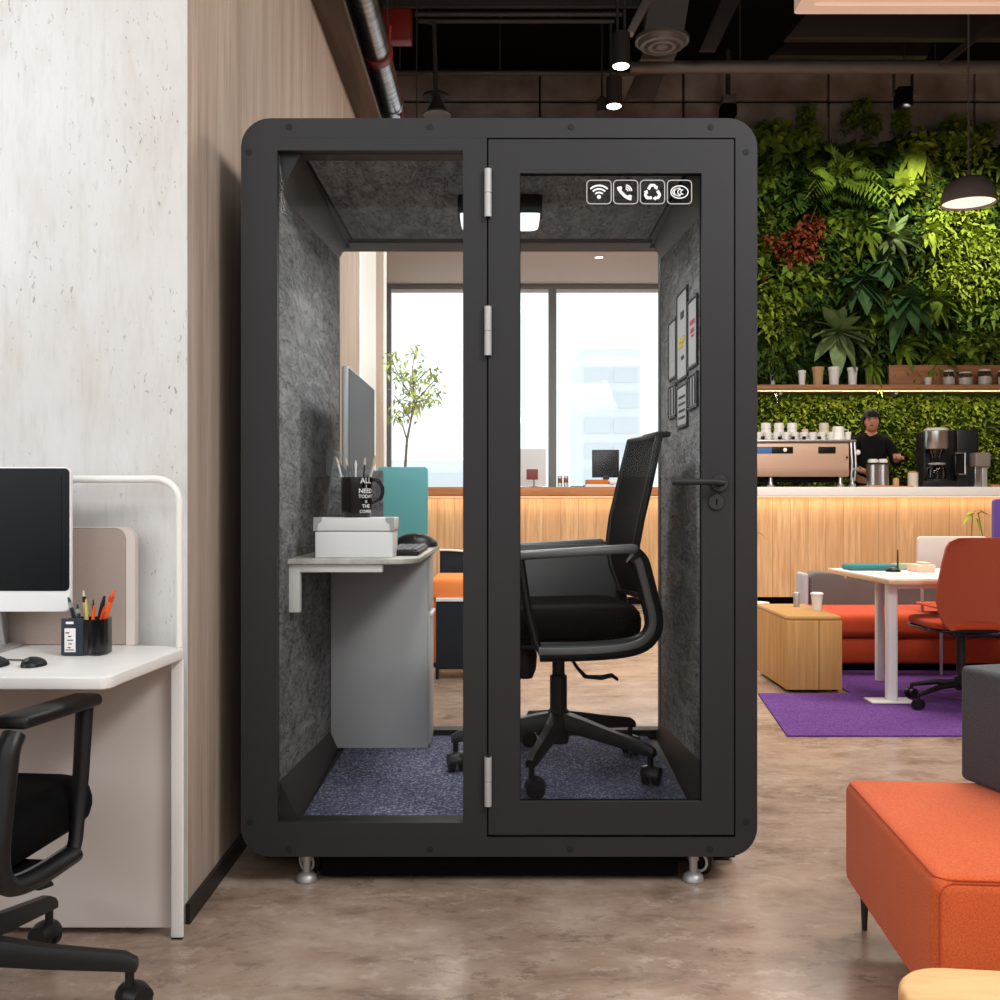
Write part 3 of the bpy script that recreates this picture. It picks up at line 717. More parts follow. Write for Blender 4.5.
def cup(px, py, Y, r, h, lab, m='ceramic_white', group=None, name='cup', taper=.82, handle=False, inv=False, inner='print_dark'):
    z = py if py < 20 else CAMZ+(500-py)*Y/F
    c = Vector((cx(px,Y), Y, z)); t = thing(name, lab, 'cup', tuple(c), group=group)
    a, e = (r, r*taper) if inv else (r*taper, r)
    B(c).lathe(c, [(0,0),(a*.9,0),(a,.005),(e,h),(e*.9,h),(a*.86,.012),(0,.012)] if not inv else [(a*.9,0),(a,.0),(e,h-.01),(e*.9,h),(0,h)], 18).build('body', m, t)
    if handle:
        B(c).tube([c+Vector((r*.85,0,h*.8)), c+Vector((r*1.5,0,h*.75)), c+Vector((r*1.5,0,h*.35)), c+Vector((r*.8,0,h*.2))], .006, 6).build('handle', m, t)
    return t
Y = 11.35; zt = Z(440.5)
g = 'white cups stored on the espresso machine'
n = 0
for row, (y, items) in enumerate(((11.27,(741,750,759,768,777,786,795,804,813,822,831)), (11.45,(745,754,764,774,784,794,805,816,828)))):
    for px in items:
        cup(px, zt if False else 440.5-(row*0), y, .042, .085, 'white cup of the dense %s row on the espresso machine' % ('front' if row == 0 else 'back'), group=g+(' front row' if row == 0 else ' back row'), handle=True).location.z = zt
for px, lab in ((766,'leftmost tall white cup stack on the espresso machine'),(779,'second tall white cup stack on the espresso machine'),(792,'third tall white cup stack on the espresso machine'),(824,'lone tall sand white cup stack right on the espresso machine')):
    t = thing('cup_stack', lab, 'cups', (cx(px,11.38), 11.38, zt)); p = t.location
    for k in range(3): B(p).lathe(p+Vector((0,0,.03+k*.05)), [(.05,0),(.055,.005),(.05,.06),(.044,.065),(0,.065)], 18).build('cup', 'ceramic_white' if px != 824 else 'ceramic_sand', t)
cup(805, 440, 11.3, .035, .12, 'small lime tinted cup on the espresso machine', 'cream_plastic').location.z = zt
cup(838, 440, 11.3, .075, .15, 'big white jug lying at the right end of the espresso machine', name='milk_jug', handle=True, inv=True).location.z = zt
cup(848, 440, 11.3, .035, .09, 'small white cup at the very right end of the espresso machine').location.z = zt
for px in (747,762,779,792,803,818): 
    t = cup(px, 440, 11.24, .022, .035, 'tiny dark espresso cup tucked in the front of the machine cup tray', 'ceramic_black', 'tiny dark cups on the espresso machine', 'espresso_cup'); t.location.z = zt; t.location.y = 11.2
# --- other things on the bar
def bar(px, Y, z=TZ): return Vector((cx(px,Y), Y, z))
tag(B(bar(878,11.3)).box(cx(862,11.3), cx(892,11.3), 11.15, 11.45, TZ, TZ+.018, .004).build('wooden_tray', 'shelf_oak'), 'thin wooden tray under the twin steel canisters', 'tray')
for px, r, h, lab in ((873,.07,.29,'left steel canister on the wooden tray'),(883,.062,.29,'right steel canister on the wooden tray')):
    p = bar(px,11.3,TZ+.018); t = thing('steel_canister', lab, 'canister', tuple(p))
    B(p).lathe(p, [(r,0),(r,h*.78),(r*.92,h*.8),(0,h*.8)], 24).build('body', 'steel', t)
    B(p).lathe(p, [(r*.9,h*.8),(r*.95,h*.84),(r*.5,h*.86),(0,h*.87)], 24).build('lid', 'black_plastic', t)
    B(p).lathe(p, [(r*.8,h*.86),(r*.85,h*.93),(r*.6,h),(0,h)], 20).build('cap', 'ceramic_white', t)
for px, r, h, m, lab in ((896,.033,.095,'cardboard','small tan wooden beaker right of the steel canisters'),(913,.055,.17,'ceramic_sand','sand coloured canister with brown lid beside the coffee maker')):
    p = bar(px,11.3); t = thing('storage_jar', lab, 'jar', tuple(p))
    B(p).lathe(p, [(r*.95,0),(r,.01),(r,h*.9),(r*.9,h*.94),(0,h*.94)], 20).build('body', m, t)
    if r > .05: B(p).lathe(p, [(r*.95,h*.92),(r*.95,h*.98),(r*.5,h*1.04),(0,h*1.05)], 20).build('lid', 'shelf_oak', t)
    else: B(p).lathe(p, [(r*.8,h*.94),(r*.8,h*1.02),(0,h*1.02)], 16).build('stopper', 'pale_oak', t)
tag(B(bar(902,11.25)).box(cx(893,11.25), cx(910,11.25), 11.15, 11.35, TZ, TZ+.012, .003).build('wooden_board', 'shelf_oak'), 'small wooden board under the tan beaker', 'board')
# coffee maker with jug
t = thing('coffee_maker', 'tall black coffee maker with steel drum and glass jug', 'coffee machine', tuple(bar(945,11.4))); p = t.location
B(p).box(cx(921,11.5), cx(953,11.5), 11.42, 11.65, TZ, 1.13+(500-431)*11.4/F, .012).build('body', 'black_plastic', t)
B(p).box(cx(920,11.3), cx(952,11.3), 11.15, 11.6, TZ, TZ+.07, .01).build('base', 'black_plastic', t)
q = bar(936,11.3, CAMZ+(500-449)*11.3/F); B(p).lathe(q, [(.125,0),(.13,.01),(.13,.19),(.12,.2),(0,.2)], 30).build('steel_drum', 'steel', t)
B(p).lathe(q+Vector((0,0,.2)), [(.125,0),(.13,.012),(.1,.03),(0,.03)], 30).build('lid', 'ceramic_white', t)
B(p).lathe(q+Vector((0,0,-.1)), [(.04,0),(.05,.03),(.09,.1)], 20).build('filter_cone', 'jar_glass', t)
q = bar(937,11.3,TZ+.085); B(p).lathe(q, [(.085,0),(.095,.02),(.095,.1),(.07,.15),(.075,.165),(.065,.165),(.06,.15),(.085,.1),(.085,.01)], 24).build('glass_jug', 'jar_glass', t)
B(p).lathe(q, [(.088,.16),(.092,.17),(.085,.18),(0,.185)], 24).build('jug_lid', 'satin_steel', t)
B(p).lathe(q, [(.10,-.014),(.105,-.005),(.09,.002),(0,.002)], 24).build('hot_plate', 'steel', t)
B(p).tube([q+Vector((-.07,-.03,.14)), q+Vector((-.13,-.04,.12)), q+Vector((-.125,-.04,.03)), q+Vector((-.08,-.03,.02))], .012, 8).build('jug_handle', 'black_plastic', t)
t = thing('coffee_grinder', 'tall black brewer with silver handle right of the coffee maker', 'coffee machine', tuple(bar(962,11.5))); p = t.location
B(p).box(cx(951,11.5), cx(973,11.5), 11.35, 11.65, TZ, 1.13+(500-430)*11.5/F, .015).build('body', 'black_plastic', t)
B(p).box(cx(955,11.3), cx(966,11.3), 11.3, 11.36, CAMZ+(500-475)*11.3/F, CAMZ+(500-453)*11.3/F, .01).build('flask', 'ceramic_black', t)
B(p).tube([bar(955,11.28,CAMZ+47*11.3/F), bar(965,11.28,CAMZ+47*11.3/F), bar(965,11.28,CAMZ+26*11.3/F), bar(959,11.28,CAMZ+26*11.3/F)], .011, 8).build('handle', 'steel', t)
t = thing('paper_dispenser', 'taupe box on a short steel column at the right end of the bar', 'dispenser', tuple(bar(979,11.3))); p = t.location
B(p).box(cx(971.5,11.3), cx(986.5,11.3), 11.2, 11.38, CAMZ+(500-467)*11.3/F, CAMZ+(500-453)*11.3/F, .01).build('box', 'taupe_metal', t)
for a0, a1, m in ((972,978.5,'steel'),(979,984.5,'satin_steel')): B(p).box(cx(a0,11.3), cx(a1,11.3), 11.23, 11.35, TZ, CAMZ+(500-467)*11.3/F, .006).build('column', m, t)
tag(B(bar(996,11.4)).box(cx(987,11.4), cx(1010,11.4), 11.3, 11.5, TZ, TZ+.03, .006).build('wooden_tray', 'shelf_oak'), 'pale edged tray at the right picture edge on the bar', 'tray')

# ------------------------------------------------------------ plant shelf and pots
t = thing('wall_shelf', 'long oak shelf crossing the plant wall with its lit front edge', 'shelf', (4.9,12.5,2.46)); p = t.location
SZ = CAMZ+(500-384.5)*12.3/F
B(p).box(GX0-.05, GX1+.1, 12.3, 12.75, SZ-.065, SZ, .006).build('board', 'shelf_oak', t)
B(p).box(cx(888,12.7), GX1+.1, 12.66, 12.72, SZ, SZ+.28, .006).build('back_panel', 'shelf_oak', t)
B(p).box(GX0-.03, GX1+.08, 12.36, 12.38, SZ-.072, SZ-.064).build('light_strip', 'led_strip', t)
for x in (3.4, 4.8, 6.2): B(p).box(x-.02, x+.02, 12.5, 12.8, SZ-.10, SZ-.065, .004).build('bracket', 'dark_pipe', t)
def pot(px, r, h, m, lab, lid=None, name='plant_pot', cat='pot'):
    c = Vector((cx(px,12.45),12.45,SZ)); t = thing(name, lab, cat, tuple(c))
    B(c).lathe(c, [(0,0),(r*.72,0),(r*.78,.01),(r*.95,h*.82),(r*.95,h*.82),(r*1.06,h*.83),(r*1.08,h),(r*.92,h),(r*.85,h*.85),(0,h*.85)], 22).build('pot', m, t)
    B(c).lathe(c, [(r*.84,h*.87),(0,h*.89)], 16).build('soil', 'soil', t)
    return t
pot(802,.045,.185,'white_plastic','narrow white pot, leftmost of the white ones on the shelf')
pot(818,.068,.225,'cardboard','tan clay pot between white pots on the shelf')
pot(834,.068,.225,'white_plastic','wide white pot right of the tan pot on the shelf')
pot(852.5,.06,.22,'white_plastic','white pot farthest right on the shelf, beside the leafy one')
t = pot(870,.062,.22,'taupe_metal','dark pot with an overhanging green plant on the shelf')
b = B(t.location); 
bb = B(); rosette(bb, 26, .22, .035, .7, 1.2); bb.v = [v+t.location+Vector((0,-.02,.24)) for v in bb.v]; b.add(bb.v, bb.f); b.build('foliage', 'leaf_mid', t, fix=False)
c = Vector((cx(773,12.45),12.45,SZ)); t = thing('drinking_glass', 'small drinking glass at the left end of the shelf', 'glass', tuple(c))
B(c).lathe(c, [(.026,0),(.036,.14),(.032,.14),(.023,.01)], 16).build('glass', 'jar_glass', t)
B(c).lathe(c, [(.024,.008),(.028,.06),(0,.06)], 14).build('content', 'ceramic_white', t)
cup(928, SZ, 12.45, .045, .10, 'small white bowl in front of the shelf back panel', name='bowl')
for px, r, h, lab in ((948.5,.072,.19,'leftmost clip-top glass jar on the shelf'),(965,.085,.17,'middle wide glass jar on the shelf'),(984.5,.085,.20,'third glass jar on the shelf with a chrome lid'),(1003,.07,.19,'glass jar cut by the right picture edge on the shelf')):
    c = Vector((cx(px,12.45),12.45,SZ)); t = thing('storage_jar', lab, 'jar', tuple(c))
    B(c).lathe(c, [(r*.95,0),(r,.01),(r,h*.75),(r*.8,h*.85),(r*.8,h*.88)], 22).build('jar', 'jar_glass', t)
    B(c).lathe(c, [(r*.93,.006),(r*.96,h*.55),(0,h*.55)], 20).build('content', 'ceramic_white', t)
    B(c).lathe(c, [(r*.85,h*.88),(r*.85,h*.95),(r*.7,h),(0,h)], 20).build('lid', 'ceramic_white', t)
# little hanging glass under the shelf
c = Vector((cx(776,12.5),12.5,SZ-.065)); t = thing('hanging_glass', 'small glass hanging upside down under the left end of the shelf', 'glass', tuple(c))
B(c).lathe(c, [(.022,0),(.022,-.005),(.005,-.02),(.005,-.07),(.024,-.10),(.026,-.14)], 14).build('glass', 'jar_glass', t)

# ------------------------------------------------------------ barista
t = thing('person', 'person in a black long-sleeved top working behind the bar, looking down', 'person', (cx(871,12.25),12.25,.41))
px0 = t.location.x
def skin_mesh(name, pts, edges, m, parent, sub=2):
    me = bpy.data.meshes.new(name); me.from_pydata([p[:3] for p in pts], edges, []); me.materials.append(M[m])
    o = bpy.data.objects.new(name, me); C.objects.link(o); o.parent = parent
    md = o.modifiers.new('Skin', 'SKIN'); md.use_smooth_shade = True
    if not me.skin_vertices: 
        bpy.context.view_layer.objects.active = o
    for i, v in enumerate(me.skin_vertices[0].data):
        r = pts[i][3]; v.radius = r if isinstance(r, tuple) else (r, r); v.use_root = (i == 0)
    s = o.modifiers.new('Subdivision', 'SUBSURF'); s.levels = sub; s.render_levels = sub
    return o
# facing the room (-y), head bowed to the picture's left
H = [(0,0,.92,(.15,.11)),(0,0,1.12,(.14,.10)),(0,0,1.34,(.17,.11)),(0,.01,1.47,(.10,.08)),(0,-.01,1.53,.052),(-.01,-.05,1.60,(.07,.08)),(-.02,-.065,1.68,(.068,.08)),
     (-.10,.01,1.44,.06),(-.22,0,1.38,.062),(-.28,-.06,1.14,.045),(-.20,-.26,1.06,.036),(-.17,-.32,1.05,.03),
     (.10,.01,1.44,.06),(.22,0,1.38,.062),(.275,-.05,1.14,.045),(.215,-.25,1.20,.036),(.19,-.31,1.23,.03),
     (-.09,0,.86,.10),(-.10,-.01,.48,.062),(-.10,.01,.09,.042),(-.10,-.13,.04,.036),
     (.09,0,.86,.10),(.10,-.01,.48,.062),(.10,.01,.09,.042),(.10,-.13,.04,.036)]
E = [(0,1),(1,2),(2,3),(3,4),(4,5),(5,6),(3,7),(7,8),(8,9),(9,10),(10,11),(3,12),(12,13),(13,14),(14,15),(15,16),(0,17),(17,18),(18,19),(19,20),(0,21),(21,22),(22,23),(23,24)]
body = skin_mesh('body', H, E, 'skin', t)
for sx in (-1, 1):
    wx, wy, wz = (.19 if sx > 0 else -.17, -.31 if sx > 0 else -.32, 1.23 if sx > 0 else 1.05)
    pts = [(wx,wy,wz,.032),(wx-.01*sx,wy-.06,wz-.01,(.04,.018))]; ed = [(0,1)]
    for k, (dx, l) in enumerate(((-.028,.05),(-.009,.062),(.010,.058),(.027,.045))):
        i = len(pts); pts += [(wx+dx,wy-.085,wz-.012,.009),(wx+dx*1.1,wy-.085-l*.6,wz-.025,.008),(wx+dx*1.1,wy-.085-l*.8,wz-.05,.007)]; ed += [(1,i),(i,i+1),(i+1,i+2)]
    i = len(pts); pts += [(wx-.045*sx,wy-.04,wz-.015,.010),(wx-.06*sx,wy-.075,wz-.035,.008)]; ed += [(0,i),(i,i+1)]
    skin_mesh('hand', pts, ed, 'skin', t, 1)
hx, hy, hz = -.02, -.075, 1.635
fb = B(); fb.ball((hx,hy,hz), (.078,.095,.115), 24); fb.build('head', 'skin', t)
B().ball((hx-.03,hy-.100,hz-.005), (.013,.022,.022), 10).build('nose', 'skin', t)
for s in (-.045, .018): 
    B().ball((hx+s-.012,hy-.083,hz+.018), (.012,.008,.007), 8).build('eye', 'hair', t)
    B().box(hx+s-.03, hx+s+.008, hy-.094, hy-.084, hz+.034, hz+.040, .002).build('eyebrow', 'hair', t)
B().ball((hx-.028,hy-.088,hz-.045), (.022,.009,.006), 8).build('mouth', 'maroon', t)
for s in (-1,1): B().ball((hx+s*.077,hy+.0,hz), (.012,.022,.032), 8).build('ear', 'skin', t)
hb = B()
bm = bmesh.new(); bmesh.ops.create_uvsphere(bm, u_segments=28, v_segments=18, radius=1)
for v in bm.verts:
    k = 1+.06*math.sin(9*v.co.x+5*v.co.z)*math.cos(8*v.co.y)
    v.co = Vector((hx+v.co.x*.102*k, hy+.012+v.co.y*.118*k, hz+.035+v.co.z*.125*k))
bmesh.ops.delete(bm, geom=[v for v in bm.verts if (v.co.y < hy-.03 and v.co.z < hz+.035) or v.co.z < hz-.07], context='VERTS')
hb.addbm(bm); hb.build('hair', 'hair', t)
G = [(0,0,.90,(.175,.13)),(0,0,1.12,(.165,.125)),(0,0,1.32,(.20,.13)),(0,.01,1.45,(.13,.095)),(0,.0,1.52,.065),(-.12,.01,1.44,.075),(-.23,0,1.37,.078),(-.29,-.06,1.14,.062),(-.215,-.24,1.07,.048),
     (.12,.01,1.44,.075),(.23,0,1.37,.078),(.285,-.05,1.14,.062),(.228,-.23,1.19,.048)]
skin_mesh('shirt', G, [(0,1),(1,2),(2,3),(3,4),(3,5),(5,6),(6,7),(7,8),(3,9),(9,10),(10,11),(11,12)], 'shirt_black', t)
G = [(0,0,.92,(.17,.13)),(-.095,0,.84,.12),(-.10,-.01,.48,.085),(-.10,.01,.10,.07),(.095,0,.84,.12),(.10,-.01,.48,.085),(.10,.01,.10,.07)]
skin_mesh('trousers', G, [(0,1),(1,2),(2,3),(0,4),(4,5),(5,6)], 'shirt_black', t)
# ------------------------------------------------------------ the booth
PY = 3.0; BO = (0, 3.6, 0)
booth = thing('phone_booth', 'dark grey soundproof office booth with glass door, standing on casters', 'booth', BO)
XL, XR, ZB, ZT = -.753, .748, .093, 2.24
WX = .648; FZ = .185; CZ = 2.147
def bb(): return B(BO)
b = bb(); R0 = (-WX, .6845, .149, 2.183)
b.ring(rrect(XL,XR,ZB,ZT,.085,8), rrect(R0[0],R0[1],R0[2],R0[3],.0005,8), PY, PY+.03)
b.build('front_frame', 'booth_paint', booth)
b = bb(); b.box(-WX-.001, -.1075, PY+.0005, PY+.03, 2.147, 2.184); b.box(-WX-.001, -.1075, PY+.0005, PY+.03, .148, .191)
b.box(-.1075, -.038, PY+.0005, PY+.09, .148, 2.184); b.box(-.648, .64, PY+.03, PY+.092, CZ-.001, CZ+.03); b.box(-.648, .64, PY+.03, PY+.092, FZ-.03, FZ+.001); b.build('mullion', 'booth_paint', booth)
b = bb(); b.box(-.038, .6845, PY+.055, PY+.09, 2.10, 2.184); b.box(-.038, .6845, PY+.055, PY+.09, .148, .20); b.box(.64, .685, PY+.055, PY+.09, .15, 2.18); b.box(-.038, -.02, PY+.055, PY+.09, .15, 2.18)
b.build('door_rebate', 'gap_black', booth)
# shell: walls, roof and floor as one sleeve
b = bb(); b.ring(rrect(XL,XR,ZB,ZT,.085,8), rrect(-WX-.012,WX+.012,FZ-.012,CZ+.014,.0005,8), PY+.03, 4.22); b.build('shell', 'booth_paint', booth)
bb().box(-.53, .53, 3.07, 4.05, .012, .094, .002).box(-.735, .735, 3.225, 4.0, .012, .0945, .002).build('under_shade_block', 'gap_black', booth)  # black blocks added to make the deep shade under the booth
# round bolts flush in the frame
for px, py in ((289,127),(430,127),(571,127),(711,127),(249,152),(746,152),(250,822),(746,822),(289,849),(430,849),(570,849),(710,849)):
    p = W(px,py,PY); bb().lathe((p.x,PY-.0015,p.z), [(.0,-.0005),(.006,-.0005),(.0095,.0),(.0095,.002)], 16, 'y').build('bolt', 'bolt_dark', booth)
# inner corner coves
def cove(name, pts, y0=PY+.031, y1=4.15):
    b = bb(); b.prism(pts, y0, y1, 'y')
    for v in b.v:
        if v.y > 4:
            if abs(v.x) < .62: v.x *= 1.06
            if .2 < v.z < .4: v.z = .235
            if 2.0 < v.z < 2.1: v.z = 2.10
    b.build(name, 'booth_dark', booth)
cove('cove', [(-WX+.001,2.03),(-.583,CZ+.003),(-.583,CZ+.01),(-WX+.001,CZ+.01)]); cove('cove', [(WX-.001,2.03),(WX-.001,CZ+.01),(.583,CZ+.01),(.583,CZ+.003)])
cove('skirting', [(-WX+.001,.305),(-WX+.001,FZ-.01),(-.59,FZ-.01),(-.59,FZ)]); cove('skirting', [(WX-.001,.305),(.59,FZ),(.59,FZ-.01),(WX-.001,FZ-.01)])
for x0, x1 in ((-WX-.011,-WX), (WX,WX+.011)): bb().box(x0, x1, PY+.031, 4.15, .20, 2.14).build('felt_panel', 'marled_felt', booth)
bb().box(-.573, .573, PY+.095, 4.015, CZ+.0, CZ+.012).build('ceiling_felt', 'marled_felt', booth)
b = bb(); b.box(-.583, .583, 4.016, 4.075, CZ+.001, CZ+.012); b.box(-.583, -.574, PY+.095, 4.015, CZ+.001, CZ+.012); b.box(.574, .583, PY+.095, 4.015, CZ+.001, CZ+.012); b.build('ceiling_shade_line', 'gap_black', booth)  # black strips paint the shadow line around the ceiling felt
bb().box(-.60, .60, 4.076, 4.15, CZ-.002, CZ+.012).build('ceiling_rail', 'booth_paint', booth)
bb().box(-.59, .59, PY+.095, 4.14, FZ-.011, FZ).build('carpet', 'blue_carpet', booth)
# back frame and panes
b = bb(); b.ring(rrect(-WX-.01,WX+.01,FZ-.01,CZ+.012,.0005,1), rrect(-WX-.006,WX-.002,FZ+.020,CZ-.002,.0005,1), 4.15, 4.219); b.build('back_frame', 'booth_dark', booth)
bb().box(-WX-.008, WX, 4.18, 4.190, FZ+.018, CZ).build('back_pane', 'clear_glass', booth)
bb().box(-WX-.004, -.105, PY+.016, PY+.024, .187, 2.150).build('front_pane', 'clear_glass', booth)
# door
DX0, DX1, DZ0, DZ1 = -.0335, .6795, .1575, 2.178
door = bb().ring(rrect(DX0,DX1,DZ0,DZ1,.002,1), rrect(.058,.586,.254,2.080,.002,1), PY-.002, PY+.020).build('door', 'booth_paint', booth)
bb().ring(rrect(.052,.592,.248,2.086,.002,1), rrect(.060,.584,.256,2.078,.002,1), PY+.010, PY+.019).build('door_gasket', 'gap_black', door)
bb().box(.056, .588, PY+.011, PY+.017, .252, 2.082).build('door_pane', 'clear_glass', door)
for a, c in ((170,218),(307,356),(756,805)):
    z0, z1 = W(0,c,PY).z, W(0,a,PY).z; b = bb(); zm = (z0+z1)/2; x = W(488,0,PY-.01).x
    b.cyl((x,PY-.010,z0), (x,PY-.010,zm-.001), .0105, None, 18); b.cyl((x,PY-.010,zm+.001), (x,PY-.010,z1), .0105, None, 18); b.cyl((x,PY-.010,z0), (x,PY-.010,z1), .008, None, 12)
    b.box(x-.006, x+.006, PY-.01, PY+.002, z0, z1); b.build('hinge', 'hinge_metal', door)
p = W(719,483,PY); hd = bb().lathe((p.x,PY-.012,p.z), [(.0,0),(.024,0),(.026,.003),(.026,.0105)], 24, 'y').build('door_handle', 'handle_grey', door)
b = bb(); b.cyl((p.x,PY-.01,p.z), (p.x,PY-.045,p.z), .010, None, 14); q = W(672,482,PY-.045)
b.tube([(p.x+.006,PY-.045,p.z), (p.x-.02,PY-.047,p.z+.003), (q.x,PY-.047,p.z+.003)], .0095, 12); b.build('lever', 'booth_dark', hd)
p = W(716,502,PY); lk = bb().lathe((p.x,PY-.009,p.z), [(.0,0),(.022,0),(.024,.003),(.024,.0075)], 24, 'y').build('lock', 'handle_grey', door)
bb().box(p.x-.002, p.x+.002, PY-.0105, PY-.008, p.z-.009, p.z+.009).build('keyhole', 'gap_black', lk)
# icons printed on the door glass
IY = PY+.0095
def stroke(pts, r, name, m='marking_white', closed=False, par=None):
    b = bb(); P3 = [Vector((x,IY,z)) for x, z in pts]; n = len(P3); vs = []; 
    for i, p in enumerate(P3):
        d = (P3[(i+1) % n]-P3[i-1]) if closed else (P3[min(i+1,n-1)]-P3[max(i-1,0)])
        d.normalize(); s = Vector((-d.z,0,d.x))*r
        vs += [p+s, p-s, p+s+Vector((0,.001,0)), p-s+Vector((0,.001,0))]
    fs = []
    for i in range(n if closed else n-1):
        k, j = 4*i, 4*((i+1) % n); fs += [(k,k+1,j+1,j), (k+2,j+2,j+3,k+3), (k,j,j+2,k+2), (k+1,k+3,j+3,j+1)]
    if not closed: fs += [(0,2,3,1), (4*n-4,4*n-3,4*n-1,4*n-2)]
    return b.add(vs, fs).build(name, m, par or door)
def arc(cx_, cz_, r, a0, a1, n=14, ry=None):
    ry = ry or r; return [(cx_+r*math.cos(math.radians(a0+(a1-a0)*k/n)), cz_+ry*math.sin(math.radians(a0+(a1-a0)*k/n))) for k in range(n+1)]
u = 1/344
IC = [W(x,192,IY) for x in (599,625.7,652.5,679.5)]
for k, c in enumerate(IC):
    fr = stroke(rrect(c.x-12.2*u,c.x+12.2*u,c.z-11.8*u,c.z+11.8*u,4*u,5)[::-1], .5*u, 'icon_frame', 'marking_line', True)
    if k == 0:
        for r in (12.2,8.7,5.2): stroke(arc(c.x,c.z-5.6*u,r*u,45,135,12), .85*u, 'wifi_arc', par=fr)
        bb().lathe((c.x,IY,c.z-4.9*u), [(0,0),(2.0*u,0),(2.0*u,.001),(0,.001)], 16, 'y').build('wifi_dot', 'marking_white', fr)
    if k == 1:
        pts = [(-6.6,5.4),(-6.2,2.6),(-4.0,-.8),(-.6,-4.2),(3.2,-6.0),(5.8,-6.2)]
        ws = [2.3,1.9,1.5,1.5,1.9,2.2]
        top, bot = [], []
        for i, (x, z) in enumerate(pts):
            d = Vector(pts[min(i+1,5)])-Vector(pts[max(i-1,0)]); d.normalize(); nx, nz = -d.y, d.x
            top.append((c.x+(x+nx*ws[i])*u, c.z+(z+nz*ws[i])*u)); bot.append((c.x+(x-nx*ws[i])*u, c.z+(z-nz*ws[i])*u))
        ear = [(-4.6,6.6),(-3.4,3.6),(-4.6,2.4)]; mouth = [(3.2,-3.0),(5.0,-2.2),(7.2,-4.6)]
        poly = [top[0]]+[(c.x+x*u, c.z+z*u) for x, z in ear]+top[2:4]+[(c.x+x*u, c.z+z*u) for x, z in ((2.0,-3.8),(3.2,-3.0),(4.4,-2.6),(6.9,-4.4))]+[top[5]]+bot[::-1]
        bb().prism(poly, IY, IY+.001, 'y').build('handset', 'marking_white', fr)
        for r in (2.6,4.6,6.4): stroke(arc(c.x-.3*u,c.z+.6*u,r*u,5,85,8), .6*u, 'ring_wave', par=fr)
    if k == 2:
        for a in (90,210,330):
            def R(x, z):
                t_ = math.radians(a-90); return (c.x+(x*math.cos(t_)-z*math.sin(t_))*u, c.z-.6*u+(x*math.sin(t_)+z*math.cos(t_))*u)
            poly = [R(-5.4,3.9),R(-3.4,7.6),R(-1.9,8.8),R(1.9,8.8),R(3.2,7.7),R(4.0,6.3),R(5.4,7.0),R(4.9,2.9),R(1.1,4.6),R(2.2,5.2),R(1.5,6.0),R(-1.0,6.0),R(-2.8,2.6)]
            bb().prism(poly, IY, IY+.001, 'y').build('recycle_arrow', 'marking_white', fr)
    if k == 3:
        stroke(arc(c.x,c.z,8.6*u,0,360,32,6.2*u)[:-1][::-1], .5*u, 'mark_ellipse', par=fr, closed=True)
        for dx, s in ((-2.2,3.4),(.8,2.7),(3.2,2.1)):
            stroke(arc(c.x+dx*u,c.z,s*u*.9,70,290,12,s*u), .5*u, 'mark_letter_c', par=fr)
        stroke(arc(c.x-.6*u,c.z,6.2*u,75,285,16,3.9*u), .45*u, 'mark_letter_c', par=fr)
# ceiling lamp of the booth
c = Vector((0,3.575,0)); hs = bb().prism(rrect(-.142,.142,3.43,3.535,.02), 2.087, CZ, 'z').build('ceiling_lamp', 'gap_black', booth)
b = bb(); pts = []
for z, k in ((2.087,.134),(2.062,.131),(2.050,.127),(2.045,.118)): pts.append([Vector((x,y,z)) for x, y in rrect(-k,k,3.483-(k-.09),3.483+(k-.09),.015)])
n = len(pts[0]); b.add([v for l in pts for v in l], [(i*n+k,i*n+(k+1)%n,(i+1)*n+(k+1)%n,(i+1)*n+k) for i in range(3) for k in range(n)]+[tuple(range(3*n,4*n))]); b.build('lamp_diffuser', 'booth_lens', hs)
# booth casters and levelling feet
for x, y in ((-.573,3.06),(.573,3.06),(-.573,4.12),(.573,4.12)):
    ft = bb().lathe((x,y,0), [(0,0),(.028,0),(.031,.006),(.029,.018),(.022,.025),(.012,.03),(.012,.062),(.016,.064),(.016,.093),(0,.093)], 20).build('levelling_foot', 'satin_steel', booth)
    sx = 1 if x > 0 else 1; wx = x+(.032 if x > 0 else -.002); wy = y+.06
    cs = bb().lathe((wx-.011,wy,.041), [(0,0),(.030,0),(.038,.002),(.041,.006),(.041,.018),(.038,.022),(.030,.024),(0,.024)], 26, 'x').build('caster_wheel', 'black_plastic', booth)
    if True:
        cs.data.transform(Matrix.Translation(Vector((wx,wy,.041))-Vector(BO)) @ Matrix.Rotation(math.radians(55 if x > 0 else 62),4,'Z') @ Matrix.Translation(-(Vector((wx,wy,.041))-Vector(BO))))
    bb().tube([(wx-.02,wy-.02,.043),(wx-.022,wy-.024,.07),(wx,wy-.01,.09)], .005, 8).build('fork', 'satin_steel', cs)
    rr = bb().lathe((wx-.013,wy,.041), [(.024,-.002),(.031,-.002),(.031,.002),(.024,.002)], 24, 'x').build('wheel_rim', 'white_paint', cs)
    rr.data.transform(Matrix.Translation(Vector((wx,wy,.041))-Vector(BO)) @ Matrix.Rotation(math.radians(55),4,'Z') @ Matrix.Translation(-(Vector((wx,wy,.041))-Vector(BO))))
    bb().box(x-.04, x+.05, y-.02, y+.10, .086, .0935, .002).build('mounting_plate', 'satin_steel', booth)
